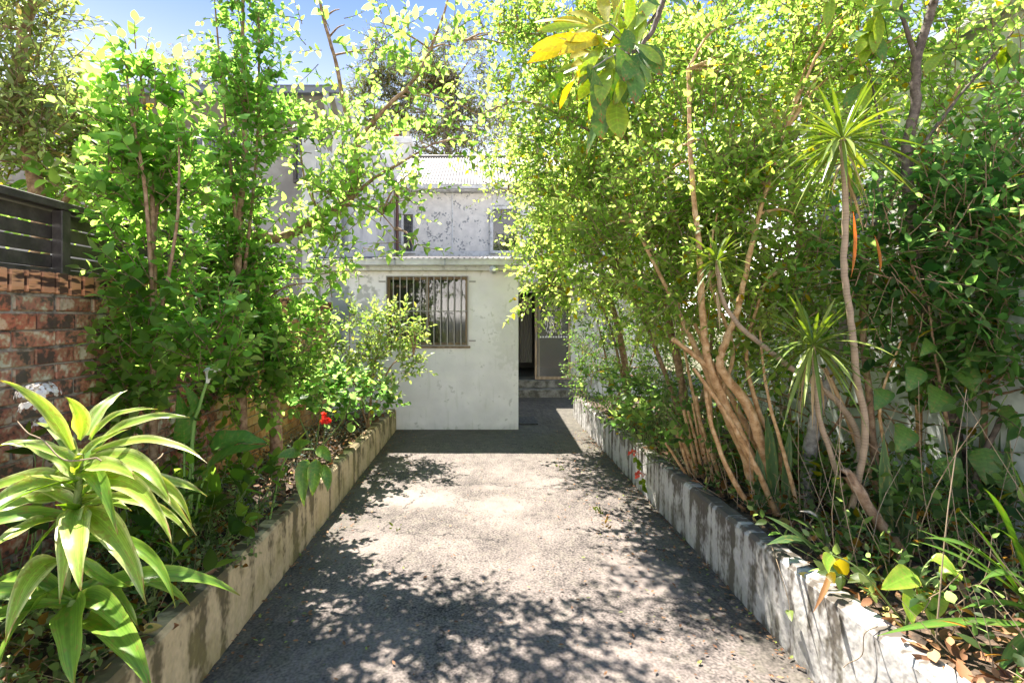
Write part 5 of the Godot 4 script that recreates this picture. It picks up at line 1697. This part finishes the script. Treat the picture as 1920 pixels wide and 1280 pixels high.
func make_right_bed() -> void:
	# dark bush beside the back door
	var z := 7.4
	var foot := P(1150, 790, z)
	foot.y = 0.36
	var o := {"leaves": 11, "twig": 0.26, "size": 0.07, "cols": [Color(0.077, 0.168, 0.034), Color(0.143, 0.293, 0.059), Color(0.275, 0.471, 0.118)], "droop": 0.7, "up": 0.2, "hole": -0.3, "grain": 2.0, "flat": 0.7, "odd": Color(0.4, 0.3, 0.05), "odd_share": 0.02}
	shrub("door_bush", "dark drooping bush beside the sliding back door with mauve flowers", "shrub",
		[[[foot, P(1140, 690, z), P(1120, 600, z)], 0.02, 0.008], [[foot, P(1180, 690, z), P(1200, 620, z)], 0.02, 0.008]], mats.bark_brown,
		[[P(1125, 640, z), Vector3(0.42, 0.55, 0.4), 130], [P(1190, 640, z), Vector3(0.55, 0.5, 0.4), 120], [P(1105, 720, z - 0.2), Vector3(0.22, 0.3, 0.3), 50], [P(1240, 600, z - 0.6), Vector3(0.5, 0.35, 0.4), 90], [P(1200, 740, z - 0.8), Vector3(0.45, 0.3, 0.4), 80], [P(1290, 720, z - 1.4), Vector3(0.5, 0.4, 0.5), 110], [P(1290, 600, z - 1.2), Vector3(0.5, 0.4, 0.4), 90]], leaf_mesh("lance", 0.36, 0.25, 0.12, 3), mats.leaf_gloss, o)
	var fl := thing("mauve_flowers", "hanging sprays of pale mauve flowers beside the sliding door", "flowers", P(1100, 600, z - 0.5))
	for q in [[1042, 582, 0.10], [1035, 600, 0.08], [1130, 615, 0.10], [1150, 622, 0.09], [1145, 642, 0.07], [1120, 650, 0.06], [1215, 650, 0.05]]:
		blossom(fl, "spray", P(q[0], q[1], 6.9), q[2], 34, 0.034, Color(0.45, 0.42, 0.72) if q[0] > 1100 else Color(0.62, 0.58, 0.72), leaf_mesh("lance", 0.4, 0.1, 0.1, 3))
	var hangl := Leaves.new()
	for k in 60:
		var p := P(rr(1022, 1055), rr(590, 628), 6.9)
		put_leaf(hangl, p, Vector3(rr(-0.2, 0.2), -1, rr(-0.2, 0.2)), Vector3(0, 0, 1), 0.045, Color(0.62, 0.58, 0.72))
	hang(fl, hangl, leaf_mesh("lance", 0.3, 0.1, 0.1, 3), mats.petal, 0, "spray")
	var fs := MB.new()
	limb(fs, [P(1180, 610, 7.0), P(1110, 590, 6.9), P(1040, 578, 6.9)], 0.006, 0.003, 5)
	limb(fs, [P(1180, 610, 7.0), P(1150, 625, 6.9), P(1120, 650, 6.9)], 0.005, 0.003, 5)
	limb(fs, [P(1180, 610, 7.0), P(1215, 650, 6.9)], 0.005, 0.003, 5)
	part("flower_stems", fs, mats.twig, fl)
	# leafy cover along the low wall, from the door to the bare stems
	var med := leaf_mesh("ovate", 0.62, 0.22, 0.15, 4)
	var mo := {"leaves": 8, "twig": 0.2, "size": 0.085, "cols": [Color(0.114, 0.241, 0.102), Color(0.238, 0.408, 0.152), Color(0.457, 0.607, 0.302)], "droop": 0.45, "flat": 1.0, "odd": Color(0.5, 0.4, 0.04), "odd_share": 0.04, "twig_r": 0.003}
	var clumps := [[1120, 760, 6.6, 0.6, "broad leaved cover spilling over the far end of the white low wall"], [1160, 790, 5.9, 0.6, "leafy bed plant trailing over the white low wall, second from the back door"], [1190, 810, 5.2, 0.55, "yellow green leafy plant mid way along the white low wall"], [1225, 850, 4.6, 0.45, "leafy plant with pink flowers beside the cut brown stakes"], [1215, 720, 6.3, 0.9, "dark leafy plant behind the bed's edge near the back door"], [1260, 780, 4.9, 0.7, "shaded leafy plant left of the fan of bare stems"], [1290, 870, 4.2, 0.35, "small leafy plant at the feet of the cut stakes"], [1380, 880, 3.9, 0.4, "small green plant behind the fan of bare stems"]]
	for q in clumps:
		var at := P(q[0], q[1], q[2])
		at.x = clampf(at.x + 0.1, 1.62, 2.7)
		at.y = 0.36
		low_plant("leafy_plant", q[4], "plant", at, Vector3(0.32, q[3], 0.35), 26, med, mats.leaf_copy, mo, "", 40)
	# pink and red drooping flowers over the wall
	for q in [[1187, 850, 4.55, "nearly white and red drooping flower over the low wall, upper one"], [1198, 890, 4.4, "red drooping flower over the low wall, lower one"]]:
		var at := P(q[0], q[1], q[2])
		var t := thing("shrimp_flower", q[3], "flower", at, "red flowers over the white wall")
		var s := MB.new()
		limb(s, [W(1.62, 0.42, q[2] + 0.1), at + Vector3(0.03, 0.08, 0), at], 0.003, 0.002, 5)
		part("stalk", s, mats.twig_green, t)
		blossom(t, "bracts", at, 0.03, 14, 0.04, Color(0.72, 0.10, 0.05), leaf_mesh("ovate", 0.6, 0.2, 0.2, 3))
		blossom(t, "pale_bracts", at + Vector3(0.03, 0.0, 0.01), 0.018, 6, 0.03, Color(0.72, 0.55, 0.45), leaf_mesh("ovate", 0.6, 0.2, 0.2, 3))
		var l := Leaves.new()
		for k in 5:
			put_leaf(l, at + Vector3(0.03, -0.03 - k * 0.02, 0), Vector3(rr(-1, 1), -0.6, rr(-0.5, 1)), Vector3(0, 0.6, 0.8), 0.06, Color(0.22, 0.34, 0.05))
		hang(t, l, med, mats.leaf_copy)
	# pruned stakes of a cut-back shrub
	z = 4.1
	var at2 := P(1325, 910, z)
	at2.y = 0.36
	var stumps := thing("pruned_shrub", "cut back shrub of bare upright brown stakes by the white low wall", "shrub", at2)
	for q in [[1330, 890, 1305, 742, 0.014], [1322, 895, 1290, 770, 0.011], [1315, 890, 1282, 768, 0.013], [1335, 900, 1298, 755, 0.009], [1300, 890, 1262, 792, 0.012], [1340, 905, 1318, 800, 0.012], [1310, 905, 1248, 830, 0.010], [1345, 880, 1330, 720, 0.012], [1318, 900, 1275, 812, 0.016]]:
		var s := MB.new()
		var a := P(q[0], q[1] + 25.0, z + rr(-0.1, 0.1))
		limb(s, [a, a.lerp(P(q[2], q[3], z), 0.5) + rand_dir() * 0.01, P(q[2], q[3], z)], q[4] * 1.15, q[4], 7, 3)
		part("cut_stem", s, mats.bark_orange, stumps)
	# more trunks low in the bed
	var others := [
		["shrub_stem", "thick pale olive trunk in the shade right of the fan of stems", [P(1512, 955, 3.45), P(1516, 860, 3.45), P(1535, 770, 3.5), P(1560, 690, 3.55), P(1600, 560, 3.6), P(1640, 420, 3.65), P(1660, 250, 3.7)], 0.052, 0.018, "bark_grey"],
		["shrub_stem", "brown slanting stem crossing behind the ringed trunk", [P(1680, 1000, 3.1), P(1620, 860, 3.2), P(1580, 760, 3.3), P(1548, 690, 3.4)], 0.022, 0.010, "bark_orange"],
		["shrub_stem", "upright mottled brown stem in front of the pale wall", [P(1660, 960, 3.3), P(1640, 860, 3.3), P(1630, 740, 3.3), P(1620, 600, 3.35), P(1650, 440, 3.4), P(1700, 260, 3.5)], 0.026, 0.012, "bark_brown"],
		["shrub_stem", "thin leaning dark stem before the pale wall, far right", [P(1830, 980, 2.9), P(1830, 900, 2.9), P(1870, 800, 2.9), P(1895, 760, 2.9)], 0.020, 0.010, "bark_dark"],
		["dead_log", "broken brown log leaning in the right bed with a snapped end", [P(1690, 1030, 2.65), P(1640, 966, 2.65), P(1595, 895, 2.7), P(1582, 886, 2.7)], 0.026, 0.028, "bark_brown"],
		["shrub_stem", "thin tan cane leaning left just right of the stem fan", [P(1500, 960, 3.2), P(1470, 850, 3.2), P(1440, 740, 3.25), P(1425, 620, 3.3)], 0.014, 0.007, "bark_orange"],
		["shrub_stem", "thin tan cane behind the cut brown stakes", [P(1345, 880, 4.0), P(1310, 780, 4.1), P(1285, 660, 4.2), P(1270, 540, 4.3)], 0.016, 0.007, "bark_orange"],
		["shrub_stem", "long thin tan cane bending right above the broken log", [P(1640, 1000, 2.9), P(1665, 880, 2.95), P(1650, 760, 3.0), P(1690, 640, 3.05)], 0.013, 0.006, "bark_orange"],
		["shrub_stem", "slim pale orange stem slanting up to the right behind the dark trunk", [P(1730, 980, 3.5), P(1720, 700, 3.5), P(1700, 480, 3.5), P(1740, 300, 3.6), P(1800, 160, 3.7)], 0.024, 0.010, "bark_orange"],
	]
	for q in others:
		var s := MB.new()
		limb(s, q[2], q[3], q[4], 9, 6)
		var b: Vector3 = q[2][0]
		var foot_ := MB.new()
		if b.y > 0.38:
			limb(foot_, [Vector3(b.x, 0.33, b.z), b], q[3] * 1.1, q[3], 8, 2)
			s.v.append_array(PackedVector3Array())
			var off := s.v.size()
			s.v.append_array(foot_.v)
			s.n.append_array(foot_.n)
			s.uv.append_array(foot_.uv)
			for k in foot_.ix:
				s.ix.append(k + off)
		tag(part(q[0], s, mats[q[5]], self), q[1], "log" if q[0] == "dead_log" else "stem")
	# upright mottled sword leaves
	var sword := blade_mat(stripe_tex(Color(0.10, 0.17, 0.05), Color(0.055, 0.105, 0.035), Color(0.2, 0.2, 0.06), 0.985, 41, 0.12), 0.4, Color(0.2, 0.25, 0.1))
	var clusters := [[1450, 960, 3.3, 0.62, 5, "upright dark sword leaves beside the fan of bare stems"], [1690, 1040, 2.75, 0.62, 6, "upright dark sword leaves behind the broken log"], [1800, 950, 3.0, 0.55, 5, "upright sword leaves before the pale wall"], [1900, 960, 2.9, 0.7, 6, "tall sword leaves at the right edge of the picture"], [1560, 960, 3.6, 0.5, 5, "sword leaves deep in shade behind the ringed trunk"]]
	for q in clusters:
		var at := P(q[0], q[1], q[2])
		at.y = 0.38
		var t := thing("sword_plant", q[5], "plant", at, "sword leaved plants in the right bed")
		for k in q[4]:
			var a := at + Vector3(rr(-0.07, 0.07), 0, rr(-0.07, 0.07))
			var tipv := Vector3(rr(-0.1, 0.1), q[3] * rr(0.7, 1.1), rr(-0.08, 0.08))
			leaf_part(t, blade(a, a + tipv * 0.5 + Vector3(rr(-0.02, 0.02), 0, 0), a + tipv, rr(0.05, 0.075), Vector3(rr(-0.6, 0.6), 0, 1), "strap", 0.3, 0.01, 9, rr(-0.3, 0.3)), sword)
	# strap leaves at the right edge
	z = 2.0
	var strap := blade_mat(stripe_tex(Color(0.09, 0.20, 0.03), Color(0.13, 0.27, 0.045), Color(0.3, 0.3, 0.06), 0.98, 42, 0.08), 0.32)
	var foot2 := W(2.25, 0.42, 2.05)
	var ag := thing("agapanthus", "agapanthus clump with long arching strap leaves at the right edge", "plant", foot2)
	for q in [[1960, 1165, 1800, 1030, 1720, 992, 0.036, 0.0], [1960, 1130, 1850, 1010, 1735, 1008, 0.034, 0.05], [1960, 1075, 1830, 990, 1800, 960, 0.03, 0.1], [1960, 1030, 1880, 940, 1845, 915, 0.032, 0.1], [1960, 1180, 1880, 1080, 1800, 1005, 0.034, 0.0], [1970, 1160, 1800, 1050, 1720, 1015, 0.03, 0.0], [1990, 1250, 1780, 1165, 1645, 1192, 0.030, 0.15], [1980, 1140, 1880, 1120, 1802, 1142, 0.024, 0.1], [1990, 1190, 1900, 1205, 1865, 1275, 0.035, 0.2], [1990, 1200, 1930, 1220, 1900, 1300, 0.04, 0.25], [1960, 1010, 1905, 905, 1880, 830, 0.03, 0.1], [1990, 1100, 1930, 1000, 1850, 985, 0.032, 0.05], [1980, 1080, 1900, 1040, 1840, 1090, 0.03, 0.1]]:
		var a := foot2 + Vector3(rr(-0.06, 0.06), 0.02, rr(-0.06, 0.06))
		leaf_part(ag, blade(a, P(q[2], q[3], z - q[7] * 0.5).lerp(a, 0.12) + Vector3(0, 0.05, 0), P(q[4], q[5], z - q[7]), q[6] * 1.1, Vector3(0, 1, 0.35), "strap", 0.35, 0.0, 13, rr(-0.3, 0.3)), strap)
	# arrowhead leaves
	z = 2.1
	var syn := blade_mat(stripe_tex(Color(0.34, 0.44, 0.05), Color(0.22, 0.38, 0.04), Color(0.5, 0.40, 0.08), 0.95, 43, 0.05), 0.38)
	var sfoot := W(1.72, 0.40, 2.1)
	var sy := thing("arrowhead_plant", "arrowhead plant with a few yellow green heart leaves above the white low wall", "plant", sfoot)
	for q in [[1740, 1105, 1755, 1115, 1745, 1170, 0.135], [1715, 1075, 1690, 1085, 1652, 1105, 0.10], [1765, 1080, 1790, 1068, 1802, 1090, 0.09], [1720, 1120, 1700, 1130, 1712, 1172, 0.085], [1748, 1048, 1765, 1040, 1800, 1085, 0.085], [1560, 1040, 1545, 1050, 1555, 1075, 0.05]]:
		var a := P(q[0], q[1], z)
		var s := MB.new()
		limb(s, [sfoot, sfoot.lerp(a, 0.6) + Vector3(0, 0.05, 0), a], 0.004, 0.003, 5, 4)
		part("leaf_stalk", s, mats.twig_green, sy)
		leaf_part(sy, blade(a, P(q[2], q[3], z - 0.03), P(q[4], q[5], z - 0.08), q[6], Vector3(0.1, 0.8, 0.6), "heart", 0.2, 0.02, 10), syn)
	# curling tough leaves at the wall's edge
	z = 2.6
	var bfoot := W(1.72, 0.42, 2.6)
	var br := thing("bent_plant", "half dead plant with curled leaves leaning over the white low wall", "plant", bfoot)
	for q in [[1560, 1050, 1500, 995, 1432, 966, 0.05, 0], [1555, 1050, 1510, 990, 1436, 1022, 0.045, 0], [1565, 1060, 1560, 960, 1500, 958, 0.045, 1], [1575, 1065, 1545, 1000, 1530, 955, 0.04, 0]]:
		leaf_part(br, blade(bfoot, P(q[2], q[3], z), P(q[4], q[5], z - 0.08), q[6] * 1.2, Vector3(0.2, 0.8, 0.5), "strap", 0.35, 0.02, 12, 0.3), sword if q[7] == 0 else leaf_mat(Color(0.42, 0.38, 0.30), 0.8, Color(0.4, 0.4, 0.3)))
	var dl := MB.new()
	dl = blade(P(1562, 1062, 2.35), P(1552, 1100, 2.3), P(1525, 1148, 2.28), 0.024, Vector3(-0.6, 0.3, 0.8), "lance", 0.3)
	tag(part("dead_leaf", dl, leaf_mat(Color(0.36, 0.17, 0.06), 0.7, Color(0.6, 0.4, 0.2)), self), "dry brown leaf hanging over the white low wall", "leaf")
	# broad heart leaves in the shade by the wall
	var heart := blade_mat(stripe_tex(Color(0.10, 0.20, 0.04), Color(0.13, 0.25, 0.045), Color(0.3, 0.25, 0.05), 0.97, 44, 0.06, 0.2), 0.4)
	var hfoot := W(2.55, 0.40, 2.95)
	var hp := thing("heart_leaf_vine", "vine with broad dark heart leaves before the pale wall near the right edge", "vine", hfoot)
	var hs := MB.new()
	limb(hs, [hfoot, P(1790, 850, 2.95), P(1760, 760, 2.95), P(1775, 690, 2.9), P(1740, 640, 2.9)], 0.006, 0.004, 6)
	limb(hs, [P(1790, 850, 2.95), P(1850, 800, 2.85), P(1890, 740, 2.8)], 0.005, 0.003, 6)
	part("stem", hs, mats.twig_green, hp)
	for q in [[1765, 730, 1745, 775, 0.17], [1800, 690, 1830, 740, 0.15], [1760, 860, 1800, 920, 0.2], [1840, 840, 1850, 910, 0.18], [1720, 690, 1700, 735, 0.12], [1890, 760, 1905, 820, 0.16], [1830, 650, 1810, 690, 0.12], [1700, 800, 1680, 850, 0.15], [1870, 690, 1900, 720, 0.12], [1745, 640, 1725, 668, 0.09], [1880, 880, 1900, 940, 0.16], [1660, 730, 1640, 770, 0.11]]:
		var a := P(q[0], q[1], 2.9)
		var b := P(q[2], q[3], 2.84)
		leaf_part(hp, blade(a, a.lerp(b, 0.5) + Vector3(0, 0.015, 0.03), b, q[4] * 0.95, Vector3(rr(-0.5, 0.2), 0.5, 0.9), "heart", 0.2, 0.02, 10), heart)
	for q in [[1600, 950, 3.0, 0.3, "leafy green plant between the ringed trunks"], [1720, 930, 2.9, 0.35, "leafy green plant behind the broken log"], [1850, 1000, 2.5, 0.35, "leafy green plant in the right bed's near corner"], [1500, 930, 3.6, 0.35, "leafy green plant behind the olive trunk"], [1640, 1080, 2.4, 0.18, "small leafy plant just behind the white low wall's near end"]]:
		var at := P(q[0], q[1], q[2])
		at.x = clampf(at.x, 1.75, 2.8)
		at.y = 0.38
		low_plant("leafy_plant", q[4], "plant", at, Vector3(0.25, q[3], 0.25), 16, med, mats.leaf_copy, mo, "", 40)
	# small leaved undergrowth through the whole bed
	var l := Leaves.new()
	var tw := MB.new()
	var uo := {"leaves": 7, "twig": 0.17, "size": 0.06, "cols": [Color(0.095, 0.199, 0.085), Color(0.180, 0.325, 0.152), Color(0.362, 0.513, 0.302)], "odd": Color(0.32, 0.16, 0.05), "odd_share": 0.22, "droop": 0.3, "flat": 0.9, "twig_r": 0.0022}
	for k in 620:
		var zz := rr(1.7, 6.5)
		var x := rr(1.66, 2.9)
		spray(l, tw, W(x, planter_top(1, zz) + rr(-0.04, 0.25) * clampf((x - 1.55) * 1.6, 0.1, 1.0), zz), Vector3(rr(-0.7, 0.7), rr(0.2, 1.0), rr(-0.7, 0.7)), rr(0.1, 0.26), uo)
	var ug := thing("undergrowth", "tangled small leaved undergrowth among the stems of the right bed", "undergrowth", W(2.2, 0.4, 4))
	ug.set_meta("kind", "stuff")
	part("tangled_twigs", tw, mats.dry_twig, ug, true)
	hang(ug, l, med, mats.leaf_copy)
	# bare stalks and dead runners
	var dt := MB.new()
	for k in 300:
		var zz := rr(1.6, 5.5)
		var a := W(rr(1.62, 2.8), planter_top(1, zz) - 0.03, zz)
		var d := Vector3(rr(-0.35, 0.35), rr(0.02, 0.5) if k % 3 else rr(0.3, 1.0), rr(-0.35, 0.35))
		limb(dt, [a, a + d * 0.5 + rand_dir() * 0.05, a + d], rr(0.0015, 0.004), 0.0012, 4, 3)
	var ds := part("dead_stalks", dt, mats.dry_twig, self, true)
	tag(ds, "mass of thin dead brown stalks over the soil of the right bed", "dead stalks")


func make_small_things() -> void:
	# fallen leaves: brown in the beds, a few on the drive
	var l := Leaves.new()
	var brown := [Color(0.12, 0.05, 0.02), Color(0.26, 0.12, 0.05), Color(0.42, 0.25, 0.12)]
	for k in 2600:
		var right := rng.randf() < 0.62
		var zz := rr(1.3, 7.4)
		if right:
			zz = lerpf(1.5, 7.5, pow(rng.randf(), 1.6))
		var x := rr(1.56, 2.9) if right else rr(-2.13, -1.33)
		var p := W(x, planter_top(1.0 if right else -1.0, zz) + rr(-0.045, 0.02), zz)
		put_leaf(l, p, Vector3(rr(-1, 1), rr(-0.25, 0.3), rr(-1, 1)), (Vector3.UP + rand_dir() * 0.6), rr(0.03, 0.085), tint(brown, Color(0.45, 0.36, 0.10), 0.08, rng.randf()))
	hang(self, l, leaf_mesh("ovate", 0.5, 0.5, -0.25, 4), mats.leaf_dry, 0, "leaf_litter")
	tag(get_child(get_child_count() - 1), "brown fallen leaves lying over the soil of both garden beds", "fallen leaves")
	l = Leaves.new()
	for k in 1700:
		var zz := lerpf(2.2, 7.6, rng.randf())
		var x := rr(-1.26, 1.49)
		if k % 4 > 0:
			x = lerpf(1.49, 0.8, pow(rng.randf(), 2.6)) if k % 4 < 3 else lerpf(-1.26, -0.9, pow(rng.randf(), 2.6))
		put_leaf(l, W(x, 0.012, zz), Vector3(rr(-1, 1), 0.02, rr(-1, 1)), Vector3.UP + rand_dir() * 0.25, rr(0.008, 0.034), tint(brown, Color(0.20, 0.24, 0.05), 0.15, rng.randf() * 0.7))
	hang(self, l, leaf_mesh("ovate", 0.5, 0.4, -0.15, 3), mats.leaf_dry, 0, "drive_litter")
	tag(get_child(get_child_count() - 1), "tiny dry leaf scraps scattered over the concrete driveway", "fallen leaves")
	# weeds in the cracks
	for q in [[1122, 960, "tuft of green weed growing in the driveway crack, nearer one", 20], [1135, 985, "dry brown weed in the driveway crack beside the green tuft", 8], [1050, 880, "small weed in the shaded crack before the back door path", 12], [740, 995, "tiny weed where two cracks meet on the left of the driveway", 5]]:
		var z: float = 1600.0 / (q[1] - 597.0)
		var at := P(q[0], q[1], z)
		at.y = 0.0
		var t := thing("weed", q[2], "weed", at)
		var ll := Leaves.new()
		for k in q[3]:
			put_leaf(ll, at + Vector3(rr(-0.03, 0.03), 0.008, rr(-0.09, 0.09)), Vector3(rr(-1, 1), rr(0.4, 1.2), rr(-1, 1)), Vector3(0, 0.5, 0.8), rr(0.02, 0.05), Color(0.16, 0.22, 0.05) if q[3] != 8 else Color(0.3, 0.2, 0.08))
		hang(t, ll, leaf_mesh("lance", 0.35, 0.3, 0.2, 3), mats.leaf_copy)
	# stalk that hangs down the face of the white wall
	var s := MB.new()
	limb(s, [W(1.53, 0.46, 2.0), W(1.492, 0.42, 2.02), W(1.49, 0.33, 2.03), W(1.485, 0.25, 2.1), W(1.48, 0.22, 2.12)], 0.0022, 0.0014, 5)
	tag(part("dry_runner", s, mats.dry_twig, self), "thin dry runner hanging down the face of the white low wall", "plant stalk")
	s = MB.new()
	limb(s, [W(1.53, 0.46, 2.75), W(1.49, 0.40, 2.6), W(1.49, 0.28, 2.52), W(1.485, 0.24, 2.5)], 0.0022, 0.0014, 5)
	var r := part("vine_shoot", s, mats.dry_twig, self)
	tag(r, "thin vine shoot with two small leaves on the white low wall", "vine")
	for k in 2:
		part("leaf", blade(W(1.485, 0.24, 2.5), W(1.47, 0.235, 2.47), W(1.46 + k * 0.02, 0.22, 2.44 + k * 0.09), 0.035, Vector3(-0.6, 0.6, 0.5), "heart", 0.2), leaf_mat(Color(0.22, 0.3, 0.05)), r)
